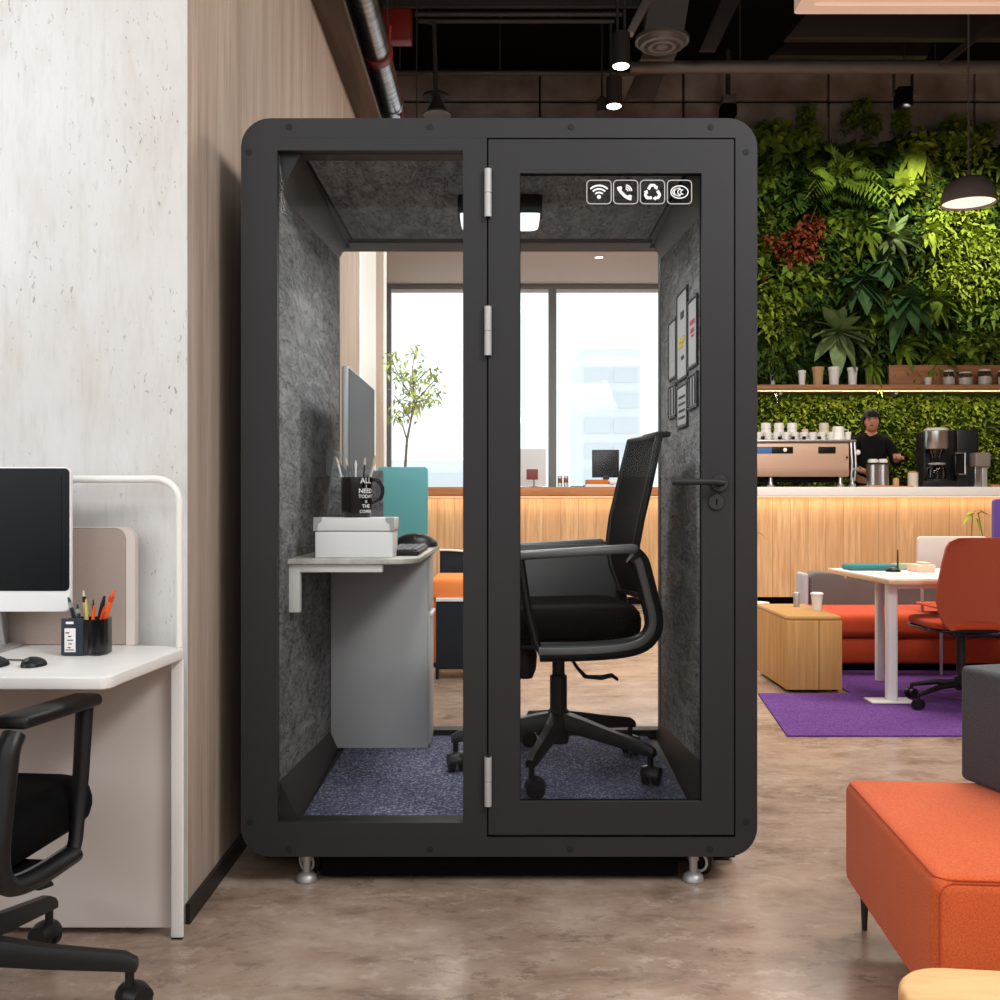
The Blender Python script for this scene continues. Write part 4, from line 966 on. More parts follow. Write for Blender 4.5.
# picture frames on the right felt wall
def pic(y0, y1, z0, z1, lab, art):
    x = WX; t = thing('picture_frame', lab, 'picture', (x-.004,(y0+y1)/2,(z0+z1)/2)); o = t.location
    B(o).ring(rrect(y0,y1,z0,z1,.001,1), rrect(y0+.008,y1-.008,z0+.006,z1-.006,.001,1), x-.009, x-.0005, 'x').build('frame', 'black_plastic', t)
    pp = B(o).box(x-.006, x-.001, y0+.01, y1-.01, z0+.01, z1-.01).build('print', 'print_grey', t)
    for (a0,a1,c0,c1,m) in art:
        B(o).box(x-.008, x-.006, y0+(y1-y0)*a0, y0+(y1-y0)*a1, z0+(z1-z0)*c0, z0+(z1-z0)*c1).build('print_mark', m, pp)
bars = [(.3,.7,.25+.12*i,.31+.12*i,'print_dark') for i in range(5)]
pic(3.362,3.525,1.573,1.805,'tall picture with red marks, nearest to the booth door',[(.25,.75,.62,.68,'print_red'),(.3,.7,.5,.56,'print_red'),(.35,.6,.44,.47,'print_red')])
pic(3.54,3.745,1.555,1.87,'biggest picture on the booth wall, with dark and yellow marks',[(.3,.6,.68,.76,'print_dark'),(.25,.7,.42,.48,'print_yellow'),(.35,.8,.36,.41,'print_yellow'),(.3,.55,.22,.26,'print_dark')])
pic(3.765,3.93,1.58,1.80,'tall pale picture farthest back in the upper row on the booth wall',[(.35,.6,.3,.7,'marking_line')])
pic(3.362,3.525,1.436,1.552,'low picture with upright grey bars nearest the door, lower row',[(.15,.28,.1,.9,'print_dark'),(.45,.55,.1,.9,'print_dark'),(.72,.85,.1,.9,'print_dark')])
pic(3.54,3.745,1.387,1.538,'middle picture of the lower row with rows of dark writing',[(.2,.8,.2+.16*i,.25+.16*i,'print_dark') for i in range(4)])
pic(3.765,3.93,1.436,1.56,'back picture of the lower row with two upright grey bars',[(.2,.38,.1,.9,'print_dark'),(.6,.78,.1,.9,'print_dark')])
# wall socket
t = thing('wall_socket', 'grey double socket box on the left felt wall of the booth', 'socket', (-WX,3.92,1.26))
B(t.location).box(-WX, -WX+.03, 3.84, 4.0, 1.222, 1.317, .004).build('box', 'cabinet_grey', t)
B(t.location).box(-WX+.03, -WX+.032, 3.86, 3.98, 1.235, 1.30, .001).build('cover', 'panel_grey', t)

# ------------------------------------------------------------ desk inside the booth
dk = thing('wall_desk', 'light laminate wall-mounted desk board inside the booth', 'desk', (-.45,3.6,.93)); o = dk.location
poly = [(-WX,3.15),(-.34,3.15)]+[(-.34+.09*math.sin(a*PI/12), 3.24-.09*math.cos(a*PI/12)) for a in range(1,6)]+[(-.25,3.24),(-.245,4.13),(-WX,4.13)]
B(o).prism(poly, .933, .950, 'z', .003).build('desk_board', 'laminate_oak', dk)
br = B(o).box(-WX+.0, -WX+.034, 3.165, 3.195, .785, .932, .002).box(-WX+.034, -.36, 3.165, 3.195, .908, .932, .002).build('bracket', 'white_paint', dk)
cb_ = thing('drawer_cabinet', 'grey drawer cabinet under the desk board inside the booth', 'cabinet', (-.46,4.0,FZ)); o = cb_.location
B(o).box(-.645, -.276, 3.93, 4.13, FZ, .93, .002).build('carcass', 'cabinet_grey', cb_)
for z0, z1 in ((.20,.70),(.715,.925)):
    d_ = B(o).box(-.2755, -.266, 3.935, 4.125, z0, z1, .002).build('drawer', 'cabinet_grey', cb_)
    B(o).box(-.266, -.258, 3.94, 4.12, z1-.012, z1-.002, .001).build('handle', 'white_paint', d_)
DZ = .950
# white storage box
t = thing('storage_box', 'white lidded cardboard box with metal corners on the booth desk', 'box', (-.448,3.28,DZ)); o = t.location
B(o).box(-.575, -.333, 3.205, 3.358, DZ, DZ+.082, .004).build('body', 'white_plastic', t)
lid = B(o).box(-.578, -.330, 3.202, 3.361, DZ+.084, DZ+.125, .003).build('lid', 'white_plastic', t)
for x0, x1, s in ((-.579,-.553,1),(-.355,-.329,-1)):
    xa, xb = (x0, x1); zt_ = DZ+.126
    pl = [(xa,zt_-.040),(xb if s > 0 else xa, zt_-.040 if s < 0 else zt_-.030)] 
    if s > 0: pl = [(xa,zt_-.042),(xa+.012,zt_-.042),(xa+.014,zt_-.022),(xb,zt_-.012),(xb,zt_),(xa,zt_)]
    else: pl = [(xb,zt_-.042),(xb,zt_),(xa,zt_),(xa,zt_-.012),(xb-.014,zt_-.022),(xb-.012,zt_-.042)]
    B(o).prism(pl, 3.2005, 3.204, 'y').build('metal_corner', 'satin_steel', lid)
# mug with brushes
MZ = DZ+.125; mc = Vector((-.453,3.27,MZ)); r = .050; h = .127
t = thing('mug', 'black mug with white lettering standing on the white box, holding pencils', 'mug', tuple(mc))
B(mc).lathe(mc, [(0,0),(r*.86,0),(r*.93,.012),(r,.03),(r,h),(r*.93,h),(r*.93,.03),(r*.8,.012),(0,.012)], 36).build('body', 'ceramic_black', t)
B(mc).tube(smooth([mc+Vector((r*.9,0,h*.93)), mc+Vector((r*1.3,0,h*.92)), mc+Vector((r*1.58,0,h*.78)), mc+Vector((r*1.6,0,h*.58)), mc+Vector((r*1.4,0,h*.43)), mc+Vector((r*.95,0,h*.34))]), .006, 10).build('handle', 'ceramic_black', t)
# lettering, four short lines hugging the mug's right front
cur = None
def text_on(c, r, ang, z, s, size, m, parent):
    cu = bpy.data.curves.new('t', 'FONT'); cu.body = s; cu.size = size; cu.align_x = 'CENTER'; cu.resolution_u = 2; cu.offset = size*.02
    ob = bpy.data.objects.new('t', cu); C.objects.link(ob)
    me = ob.evaluated_get(bpy.context.evaluated_depsgraph_get()).to_mesh(); vs = [v.co.copy() for v in me.vertices]; fs = [tuple(p.vertices) for p in me.polygons]
    ob.to_mesh_clear(); bpy.data.objects.remove(ob)
    b = B(c)
    out = []
    for v in vs:
        a = ang+v.x/r; out.append(Vector((c.x+math.sin(a)*(r+.0006), c.y-math.cos(a)*(r+.0006), z+v.y)))
    b.add(out, fs); return b.build('lettering', m, parent, fix=False)
for k, (s_, sz) in enumerate((('ALL', .024), ('I', .015), ('NEED', .020), ('TODAY', .015), ('IS', .012), ('THE', .016), ('COFFEE', .013))):
    text_on(mc, r, .74, MZ+.108-.0155*k, s_, sz, 'ink_white', t)
def stick(base, d, L, rr, m, lab, name, tipm=None, cat='pen'):
    base = Vector(base); d = Vector(d).normalized(); t = thing(name, lab, cat, tuple(base))
    B(base).cyl(base, base+d*L*.86, rr, rr*.9, 8).build('shaft', m, t)
    if tipm: B(base).tube([base+d*L*.86, base+d*L*.93, base+d*L], [rr*1.1, rr*1.3, rr*.3], 8).build('tip', tipm, t)
for (bx, by, dx, L, m, tm, lab) in ((-.02,0,-.26,.18,'white_plastic','cream_plastic','white handled brush leaning farthest left in the black mug'),(-.012,.02,-.15,.175,'grey_plastic','cream_plastic','grey brush leaning slightly left in the black mug'),
    (-.004,0,0.0,.165,'white_plastic','white_plastic','upright white stick in the middle of the black mug'),(.012,0,.08,.175,'black_plastic','cream_plastic','black pencil leaning slightly right in the black mug'),
    (.018,.01,.22,.185,'black_plastic','cream_plastic','black brush leaning right in the black mug'),(.014,-.005,.27,.18,'white_plastic','cream_plastic','pale brush leaning farthest right in the black mug'),(.012,.015,.24,.185,'cream_plastic','cream_plastic','cream wooden brush behind the others at the right of the mug')):
    stick(mc+Vector((bx,by,.016)), (dx,.0,1), L, .0032, m, lab, 'paint_brush', tm, 'brush')
# monitor in the booth
t = thing('desk_monitor', 'thin silver-edged monitor on the booth desk facing right', 'monitor', (-.51,3.72,DZ)); o = t.location
B(o).box(-.520, -.4985, 3.39, 4.09, 1.09, 1.572, .006).build('housing', 'satin_steel', t)
B(o).box(-.4985, -.4965, 3.398, 4.082, 1.098, 1.565).build('screen', 'screen_grey', t)
B(o).box(-.560, -.52, 3.66, 3.78, .957, 1.25, .006).build('stand', 'satin_steel', t)
B(o).box(-.60, -.46, 3.62, 3.82, DZ, DZ+.008, .003).build('foot', 'satin_steel', t)
# slanted tablet behind the mug
t = thing('document_board', 'dark board leaning beside the monitor behind the black mug', 'board', (-.48,3.37,DZ)); o = t.location
bq = B(o); bq.prism([(-.590,DZ),(-.583,DZ),(-.536,1.275),(-.543,1.275)], 3.364, 3.376, 'y', .001); bq.build('edge_board', 'grey_plastic', t)
bq = B(o); bq.prism([(-.584,DZ),(-.381,DZ),(-.381,1.226),(-.50,1.226),(-.537,1.27)], 3.366, 3.374, 'y', .001); bq.build('back_board', 'marled_felt', t)
# keyboard and mouse
t = thing('keyboard', 'black keyboard on the booth desk with its end towards the camera', 'keyboard', (-.31,3.7,DZ)); o = t.location
B(o).box(-.365, -.262, 3.32, 3.75, DZ, DZ+.016, .004).build('base', 'black_plastic', t)
for i in range(12):
    for j in range(4): B(o).box(-.360+j*.024, -.340+j*.024, 3.33+i*.034, 3.356+i*.034, DZ+.015, DZ+.022, .002, 1).build('key', 'grey_plastic', t)
t = thing('computer_mouse', 'large black curved mouse behind the keyboard on the booth desk', 'mouse', (-.30,3.96,DZ)); o = t.location
bq = B(o); bm_ = bmesh.new(); bmesh.ops.create_uvsphere(bm_, u_segments=24, v_segments=14, radius=1)
for v in bm_.verts: v.co = Vector((-.322+v.co.x*.085, 3.94+v.co.y*.06, DZ+.003+max(0,v.co.z)*.052))
bq.addbm(bm_); bq.build('shell', 'black_plastic', t)
B(o).box(-.325,-.319,3.885,3.91,DZ+.03,DZ+.042,.002).build('wheel', 'grey_plastic', t)

# ------------------------------------------------------------ office chair, faces -x; origin on the floor below the column
def office_chair(label, loc, rz, H, spins, panel, kx=1.0, R_=.36, pf=-.215):
    t = thing('office_chair', label, 'chair', loc, rz)
    # seat (z relative to seat top H)
    b = B(); b.prism(rrect(-.27,.255,-.24,.24,.085,7), H-.118, H, 'z', .045)
    for v in b.v:
        v.z -= .22*max(0,-v.x-.12)**1.5*(1 if v.z > H-.06 else -.5); v.z += .006*(1-(v.y/.24)**2) if v.z > H-.02 else 0
    b.build('seat', 'black_fabric', t)
    B().box(-.20, .17, -.17, .17, H-.145, H-.12, .012).build('seat_pan', 'black_plastic', t)
    # arm loops
    for s in (-1, 1):
        y = s*.262
        loop = [(p.x*kx, p.y) for p in smooth([(.20,.175),(.225,.15),(.240,.10),(.258,.03),(.272,-.03),(.268,-.075),(.235,-.112),(.17,-.130),(.05,-.138),(-.105,-.138)])]
        arm = B().tube([(x,y,H+z) for x, z in loop], [.024]*len(loop), 12, flat=1.35 if panel else .8, up=(1,0,0)).build('arm_frame', 'black_plastic', t)
        B().tube([(x-.008,y-.0185,H+z+.004) for x, z in loop[3:]], .008, 8, flat=1.7, up=(1,0,0)).build('arm_inlay', 'grey_plastic', arm)
        B().tube([(-.10*kx,y,H-.138),(-.12*kx,y,H-.11),(-.15*kx,y,H+.02),(-.175*kx,y,H+.185)], [.016,.016,.018,.020], 10, flat=.8).build('arm_post', 'black_plastic', t)
        b = B(); b.box(pf, .215*kx, y-.035, y+.035, H+.180, H+.208, .012, 4)
        for v in b.v: v.z += .010*math.sin((v.x+.17)/.4*PI)-.012*max(0,(-.1-v.x)/.07)
        b.build('arm_pad', 'grey_plastic' if panel else 'black_plastic', t)
        B().box(-.03, .06, min(y,s*.13), max(y,s*.13), H-.152, H-.132, .006).build('arm_bracket', 'black_plastic', t)
    if panel:
        B().prism([(-.20,H-.03),(-.20,H+.19),(.235,H+.19),(.262,H+.03),(.25,H-.03)], .222, .232, 'y', .003).build('side_panel', 'grey_plastic', t)
    # back
    prof = [(.262,.02),(.232,.11),(.222,.20),(.236,.29),(.260,.39),(.281,.48),(.303,.575)]
    n = len(prof); hw = [.17,.195,.21,.22,.22,.215,.205]
    b = B(); vs = []; fs = []; K = 8
    for (x, z), w in zip(prof, hw):
        for k in range(K+1):
            y = -w+2*w*k/K; bow = .02*(1-(y/w)**2); vs.append((x+bow, y, H+z))
    m_ = len(vs)
    for (x, z), w in zip(prof, hw):
        for k in range(K+1):
            y = -w+2*w*k/K; bow = .02*(1-(y/w)**2); vs.append((x+bow+.006, y, H+z))
    for i in range(n-1):
        for k in range(K):
            a = i*(K+1)+k; fs += [(a,a+1,a+K+2,a+K+1), (m_+a,m_+a+K+1,m_+a+K+2,m_+a+1)]
    for i in range(n-1):
        for k in (0, K):
            a = i*(K+1)+k; fs.append((a,a+K+1,m_+a+K+1,m_+a))
    b.add(vs, fs); b.build('back_mesh', 'dark_mesh', t)
    loop = [(x+.004, -w, H+z) for (x, z), w in zip(prof, hw)]+[(prof[-1][0]+.022, y, H+prof[-1][1]) for y in (-.12,0,.12)]+[(x+.004, w, H+z) for (x, z), w in list(zip(prof, hw))[::-1]]+[(prof[0][0]+.022, y, H+prof[0][1]) for y in (.1,0,-.1)]
    b = B(); b.tube(loop, .013, 10, closed=True); b.build('back_frame', 'black_plastic', t)
    B().box(.292, .345, -.215, -.02, H+.565, H+.585, .008).build('top_rail', 'black_plastic', t)
    for s in (-1,1): B().tube([(.262,s*.17,H+.03),(.285,s*.20,H-.05),(.262,s*.235,H-.12)], .018, 10).build('back_support', 'black_plastic', t)
    B().box(-.08, .12, -.07, .07, H-.175, H-.135, .01).build('mechanism', 'grey_plastic', t)
    B().box(.0-.03, .045, -.035, .035, H-.20, H-.17, .006).build('column_socket', 'grey_plastic', t)
    B().tube([(.02,-.07,H-.17),(.04,-.13,H-.21),(.06,-.18,H-.235),(.11,-.20,H-.236),(.145,-.205,H-.228),(.165,-.205,H-.243)], [.006,.007,.010,.012,.011,.008], 10, flat=.6).build('tilt_lever', 'black_plastic', t)
    if not panel: B().tube([(.0,.05,H-.17),(-.02,.11,H-.185),(-.05,.165,H-.20),(-.075,.185,H-.212),(-.10,.20,H-.212)], [.005,.006,.009,.011,.009], 10, flat=.6).build('height_lever', 'black_plastic', t)
    B().lathe((-.13,-.06,H-.205), [(.0,-.055),(.03,-.05),(.042,-.02),(.046,.03),(.036,.06),(0,.065)], 14).build('tension_knob', 'black_plastic', t)
    zb = .115
    B().lathe((0,0,0), [(0,zb-.02),(.034,zb-.02),(.038,zb),(.038,zb+.09),(.030,zb+.10),(.030,H-.26),(.022,H-.255),(.022,H-.17),(0,H-.17)], 24).build('column', 'black_plastic', t)
    for a in spins:
        ca, sa = math.cos(math.radians(a)), math.sin(math.radians(a))
        b = B()
        P0 = [(.02,zb+.06,.035,.030),(.10,zb+.048,.026,.027),(.22,zb+.026,.020,.022),(R_-.01,zb+.005,.017,.018),(R_+.016,zb-.004,.015,.012)]
        vs = []; fs = []
        for d, z, w, hh in P0:
            for q in ((-w,-hh),(w,-hh),(w,hh*.2),(w*.6,hh),(-w*.6,hh),(-w,hh*.2)): vs.append((ca*d-sa*q[0], sa*d+ca*q[0], z+q[1]))
        for i in range(4):
            for k in range(6): fs.append((6*i+k,6*i+(k+1)%6,6*i+6+(k+1)%6,6*i+6+k))
        fs += [tuple(range(6)), tuple(range(24,30))]
        b.add(vs, fs); leg = b.build('base_leg', 'black_plastic', t)
        ex, ey = ca*R_, sa*R_; B().cyl((ex,ey,.055), (ex,ey,zb-.002), .010, None, 12).build('caster_stem', 'black_plastic', leg)
        g = math.radians(a+random.uniform(-50,50)+70); gx, gy = math.cos(g), math.sin(g); off = Vector((gx,gy,0))*.012
        cw = B(); ax = Vector((-gy,gx,0))
        for s in (-1, 1):
            cw.tube([Vector((ex,ey,.030))+off+ax*(s*q) for q in (.006,.010,.026,.030)], [.024,.030,.030,.024], 22)
        cw.build('caster_wheel', 'black_plastic', leg)
        b = B(); b.tube([Vector((ex,ey,.034))+off+ax*q for q in (-.031,-.006,.006,.031)], [.028,.036,.036,.028], 18)
        b.v = [v if v.z > .036 else Vector((v.x,v.y,.036+(v.z-.036)*.2)) for v in b.v]; b.build('caster_hood', 'black_plastic', leg)
    return t
office_chair('black office chair with grey arm panel standing inside the glass booth', (.205,3.62,FZ), math.radians(6.5), .590, [a-6.5 for a in (-36,-107,-178,39,104)], True)
office_chair('black mesh office chair at the white desk, cut by the left picture edge', (-1.204,2.21,0), math.radians(-96), .492, [a+96 for a in (8,80,152,224,296)], False, .74, .395, -.15)
WORLD = 1.7; EXPOSURE = 0.0
def LIGHTS():
    # lamps of the room, plus added fill lights that have no fixture
    area('key_panel', (2.3,.3,3.7), 1.3, 120, (1,.985,.975), tuple((Vector((-.4,3.0,1.0))-Vector((2.3,.3,3.7))).to_track_quat('-Z','Y').to_euler()), .8)
    area('ceiling_wash', (.3,1.2,4.6), 2.4, 40, (1,.97,.94), (0,0,0), 1.5)  # added overhead fill, no fixture
    area('wall_wash', (-1.8,.4,3.0), 1.2, 20, (1,1,1), (math.radians(62),0,0), .6)  # added fill to brighten the concrete wall
    area('panel_light', (2.95,5.25,3.94), 2.3, 150, (1,.88,.78), (0,0,0), 1.3)
    area('lounge_wash', (3.6,8.2,3.5), 5.0, 150, (1,.9,.8), (0,0,0), 1.0)  # added fill over lounge and counter, no fixture
    area('lounge_wash', (-.1,8.6,3.7), 2.5, 120, (1,.92,.84), (0,0,0), 1.0)  # second added lounge fill, no fixture
    area('screen_wash', (.1,4.7,2.9), 1.0, 26, (1,.99,.99), (math.radians(62),0,0), .5, math.radians(100))  # added fill aimed at the teal screen behind the booth
    area('left_fill', (-3.4,.6,1.9), 1.6, 34, (.97,.98,1), (math.radians(88),0,math.radians(-80)), 1.6)  # unseen fill added from the left, no window stands there
    area('counter_strip', (3.5,11.03,1.15), 10, 12, (1,.78,.52), (math.radians(20),0,0), .03)
    area('shelf_strip', (4.9,12.33,SZ-.08), 3.6, 24, (1,.9,.66), (math.radians(25),0,0), .03)
    spotl('pendant_bulb', (P.x,P.y,P.z-.03), (P.x,P.y,0), 50, 150, (1,.88,.7), .5, .1)
    spotl('wall_spot', tuple(pt(906,106,10.3)), tuple(pt(908,205,12.7)), 800, 28, (1,.96,.8), .9)
    spotl('wall_spot', (5.6,10.4,5.4), tuple(pt(975,250,12.7)), 560, 46, (1,.96,.8), .9)  # added spot without a fixture, brightens the planting
    spotl('wall_spot', (3.9,10.4,5.4), tuple(pt(820,260,12.7)), 190, 62, (1,.94,.8), .8)  # another added spot without a fixture
    for p, r in (S1, S2): spotl('track_bulb', (p.x,p.y,p.z-.03), (p.x,p.y,0), 30, 80, (1,.9,.76), .5)
    area('booth_lamp', (0,3.575,2.02), .22, 9, (1,1,1))
    spotl('soffit_bulb', (1.1,11.5,3.82), (1.1,11.5,0), 25, 110, (1,.9,.76), .5)
# ------------------------------------------------------------ left white desk
dk = thing('white_desk', 'white workstation desk against the concrete wall at the left', 'desk', (-1.5,2.45,0)); o = dk.location
poly = [(-2.6,2.215),(-.862,2.215)]+[(-.862+.024*math.sin(a*PI/12), 2.255-.04*math.cos(a*PI/12)) for a in range(1,6)]+[(-.838,2.29),(-.811,2.645),(-.86,2.69),(-1.2,2.73),(-2.6,2.735)]
B(o).prism(poly, .722, .750, 'z', .004).build('desk_top', 'desk_white', dk)
B(o).box(-2.6, -.84, 2.680, 2.695, .02, .722).build('modesty_panel', 'panel_grey', dk)
B(o).box(-.847, -.8145, 2.652, 2.662, .004, .722, .004).build('side_leg', 'desk_white', dk)
B(o).box(-.845, -.817, 2.653, 2.661, 0, .004).build('foot', 'black_plastic', dk)
t = thing('desk_screen_frame', 'white tube frame with rounded corner rising from the back of the left desk', 'frame', (-1.5,2.70,.75)); o = t.location
pts = [(-.826,2.66,.751),(-.826,2.66,1.10)]+[(-.886+.06*math.cos(a*PI/12),2.66,1.124+.06*math.sin(a*PI/12)) for a in range(0,7)]+[(-2.5,2.66,1.184),(-2.5,2.66,.751)]
B(o).tube(pts, .0095, 12, flat=1.0).build('tube', 'white_paint', t)
t = thing('desk_divider', 'taupe fabric divider with pale rounded edge behind the left desk computer', 'divider', (-1.5,2.70,.75)); o = t.location
B(o).prism(toprect(-2.3,-.978,.752,1.056,.03), 2.698, 2.722, 'y', .002).build('panel', 'taupe_fabric', t)
B(o).ring(toprect(-2.325,-.955,.751,1.059,.035), toprect(-2.299,-.9775,.7512,1.0565,.03), 2.698, 2.725).build('edge_trim', 'divider_trim', t)
# computer
t = thing('desktop_computer', 'all-in-one computer with black screen and white chin on the left desk', 'computer', (-1.33,2.62,.75)); o = t.location
x0, x1, z0, z1, Yc = -1.62, -1.082, .848, 1.213, 2.6
B(o).prism(rrect(x0,x1,z0,z1,.018), Yc, Yc+.016, 'y', .003).build('housing', 'white_plastic', t)
B(o).prism(rrect(x0+.0025,x1-.0025,z0+.053,z1-.003,.012), Yc-.0015, Yc+.0005, 'y').build('bezel', 'screen_black', t)
B(o).box(x0+.022, x1-.022, Yc-.0025, Yc-.001, z0+.06, z1-.020).build('screen', 'screen_black', t)
B(o).prism([(Yc+.016,.93),(Yc+.016,1.02),(Yc+.09,.80),(Yc+.085,.755),(Yc+.07,.755)], -1.42, -1.28, 'x', .003).build('stand', 'satin_steel', t)
B(o).box(-1.44, -1.24, 2.56, 2.70, .7505, .757, .003).build('foot', 'satin_steel', t)
t = thing('computer_mouse', 'small black mouse with a cable on the left white desk', 'mouse', (-1.068,2.37,.75)); o = t.location
def mouse(o, parent, cx_, cy_, rx, ry, hh, m='black_plastic'):
    bm = bmesh.new(); bmesh.ops.create_uvsphere(bm, u_segments=24, v_segments=14, radius=1)
    for v in bm.verts: v.co = Vector((cx_+v.co.x*rx, cy_+v.co.y*ry, o[2]+.001+max(0,v.co.z)**.8*hh*(1-.25*v.co.x)))
    return B(o).addbm(bm).build('shell', m, parent)
mouse(o, t, -1.068, 2.365, .026, .038, .019)
B(o).tube([(-1.09,2.40,.754),(-1.12,2.43,.753),(-1.19,2.44,.753),(-1.32,2.45,.753)], .0018, 6).build('cable', 'print_dark', t)
B(o).box(-1.071,-1.065,2.322,2.335,.766,.774,.002).build('scroll_wheel', 'grey_plastic', t)
t = thing('pointing_device', 'larger black oval device at the left picture edge on the white desk', 'mouse', (-1.21,2.36,.75)); o = t.location
mouse(o, t, -1.185, 2.36, .058, .06, .026); B(o).box(-1.195,-1.189,2.31,2.33,.768,.777,.002).build('scroll_wheel', 'grey_plastic', t)
# pen holder
ph = thing('pen_holder', 'black round-sided pen holder with a framed paper label on the left desk', 'pen holder', (-1.02,2.53,.75)); o = ph.location
x0, x1, y0, y1 = -1.066, -.966, 2.52, 2.590
out = [(x0,y0),(x0+.052,y0-.006),(x0+.060,y0-.002),(x0+.078,y0-.008),(x0+.092,y0-.006),(x1-.004,y0+.006),(x1,y0+.02),(x1-.004,y1-.01),(x1-.02,y1),(x0+.02,y1),(x0,y1-.01)]
inn = [(p[0]+(-1.025-p[0])*.07, p[1]+(2.535-p[1])*.10) for p in out]
B(o).ring(out, inn, .757, .838, 'z').build('wall', 'ceramic_black', ph)
B(o).prism(out, .7505, .758, 'z', .001).build('base', 'ceramic_black', ph)
pl = B(o).box(x0-.002, x0+.052, y0-.010, y0-.003, .752, .842, .002).build('front_plate', 'dark_blue_plastic', ph)
B(o).box(x0+.007, x0+.034, y0-.0115, y0-.0095, .760, .818, .001).build('paper_label', 'paper', pl)
for k, (a0, a1) in enumerate(((.010,.019),(.016,.024),(.014,.028),(.017,.025),(.015,.022))):
    B(o).box(x0+a0, x0+a1, y0-.0120, y0-.0114, .806-.009*k, .8085-.009*k).build('print_mark', 'print_dark', pl)
B(o).box(x0+.009, x0+.031, y0-.0120, y0-.0114, .7645, .7665).build('print_mark', 'print_dark', pl)
B(o).box(x0+.010, x0+.029, y0-.0115, y0-.0095, .828, .834, .001).build('name_strip', 'ink_white', pl)
def flatpen(bx, dx, L, w, m, lab, name, tip=None, y=2.565, cat='pen'):
    bx = -1.017+(bx+1.013)*.8; y = max(y-.01, 2.538); L *= 1.16; w *= 1.25
    base = Vector((bx,y,.761)); d = Vector((dx,.05,1)).normalized(); t = thing(name, lab, cat, tuple(base))
    B(base).tube([base, base+d*L*.55, base+d*L*.85, base+d*L], [w*.8,w,w*.95,w*.45], 10, flat=.6).build('shaft', m, t)
    if tip: B(base).tube([base+d*L*.80, base+d*L*.9], [w*1.03,w*1.02], 10, flat=.6).build('band', tip, t)
flatpen(-1.033,-.30,.115,.0065,'dark_blue_plastic','dark blue pen leaning farthest left in the pen holder','pen','satin_steel')
flatpen(-1.022,-.16,.098,.006,'dark_blue_plastic','second dark pen from the left in the pen holder, half hidden','pen','satin_steel', 2.525)
flatpen(-1.016,-.10,.125,.0055,'cream_plastic','beige toothbrush-like pen upright in the pen holder','pen','black_plastic')
flatpen(-1.008,-.06,.108,.005,'yellow_pencil','yellow-green pen in front of the beige one','pen',None,2.52)
flatpen(-1.006,.02,.105,.0035,'screen_black','thin black pen right of the yellow-green pen','pen')
flatpen(-1.000,.06,.095,.005,'orange_plastic','short orange marker low in the middle of the pen holder','marker',None,2.525)
flatpen(-1.000,.19,.115,.0075,'black_plastic','thick black marker leaning right in the pen holder','marker')
flatpen(-.994,.25,.095,.0045,'red_plastic','red pen between the black marker and the orange one','pen',None,2.52)
flatpen(-.990,.27,.13,.0078,'orange_plastic','long orange marker leaning farthest right in the pen holder','marker','red_plastic')

# ------------------------------------------------------------ right side furniture
struct(B().prism([(1.37,4.92),(4.6,4.92),(4.6,7.6),(2.04,7.6),(2.04,6.0),(1.50,6.0)], .0, .008, 'z').build('floor_rug', 'purple_rug'))
o_ = bpy.data.objects['floor_rug']; del o_['kind']; o_.name = 'rug'; tag(o_, 'purple rug under the table and benches on the right', 'rug')
# oak ottoman
t = thing('oak_ottoman', 'oak box ottoman with mustard cushion top beside the orange bench', 'ottoman', (1.86,6.4,0), math.radians(0)); o = t.location
B(o).box(1.675, 2.0, 6.03, 6.76, .020, .425, .004).build('box', 'ottoman_oak', t)
B(o).box(1.675, 2.0, 6.03, 6.76, .418, .452, .022).build('cushion', 'mustard_fabric', t)
for x in (1.71, 1.97):
    for y in (6.07, 6.72): B(o).lathe((x,y,0), [(.015,0.008),(.018,.021),(0,.021)], 12).build('foot', 'gap_black', t)
def papercup(px, py, Y, r, h, lab, m='ceramic_white', z=None):
    zz = CAMZ+(500-py)*Y/F if z is None else z; c = Vector((cx(px,Y),Y,zz)); t = thing('cup', lab, 'cup', tuple(c))
    B(c).lathe(c, [(0,0),(r*.7,0),(r*.92,h*.88),(r*.9,h*.88),(0,h*.86)], 22).build('body', m, t)
    B(c).lathe(c, [(r*.95,h*.86),(r*1.05,h*.88),(r*1.03,h*.95),(r*.8,h),(0,h)], 22).build('lid', m, t)
papercup(817, 0, 6.35, .038, .11, 'white takeaway cup with lid on the oak ottoman', z=.452)
c = Vector((cx(796.5,6.55),6.55,.452)); t = thing('can', 'slim grey tumbler behind the white cup on the oak ottoman', 'can', tuple(c))
B(c).lathe(c, [(0,0),(.017,0),(.019,.01),(.019,.082),(.017,.088),(0,.088)], 20).build('body', 'satin_steel', t)
B(c).lathe(c, [(.017,.086),(.017,.092),(0,.092)], 20).build('rim', 'white_paint', t)
# orange bench
bn = thing('upholstered_bench', 'long rust orange bench with grey backrest behind the table', 'bench', (3.0,7.3,0)); o = bn.location
B(o).box(2.08, 5.2, 6.74, 7.5, .225, .382, .05, 5).build('seat', 'rust_fabric', bn)
B(o).box(2.08, 5.2, 6.76, 7.5, .055, .222, .02, 3).build('base', 'rust_fabric', bn)
B(o).box(2.12, 5.15, 6.80, 7.45, .008, .055).build('plinth', 'gap_black', bn)
poly = [(2.22,.30)]+[(2.22+.06*(1-math.cos(a*PI/12)),.565+.05*math.sin(a*PI/12)) for a in range(0,7)]+[(2.7,.595),(3.2,.535),(3.4,.50),(3.45,.30)]
B(o).prism(poly, 7.40, 7.56, 'y', .02).build('backrest', 'grey_fabric', bn)
B(o).box(2.165, 2.205, 7.36, 7.56, .0, .608, .025).build('back_end', 'light_grey', bn)
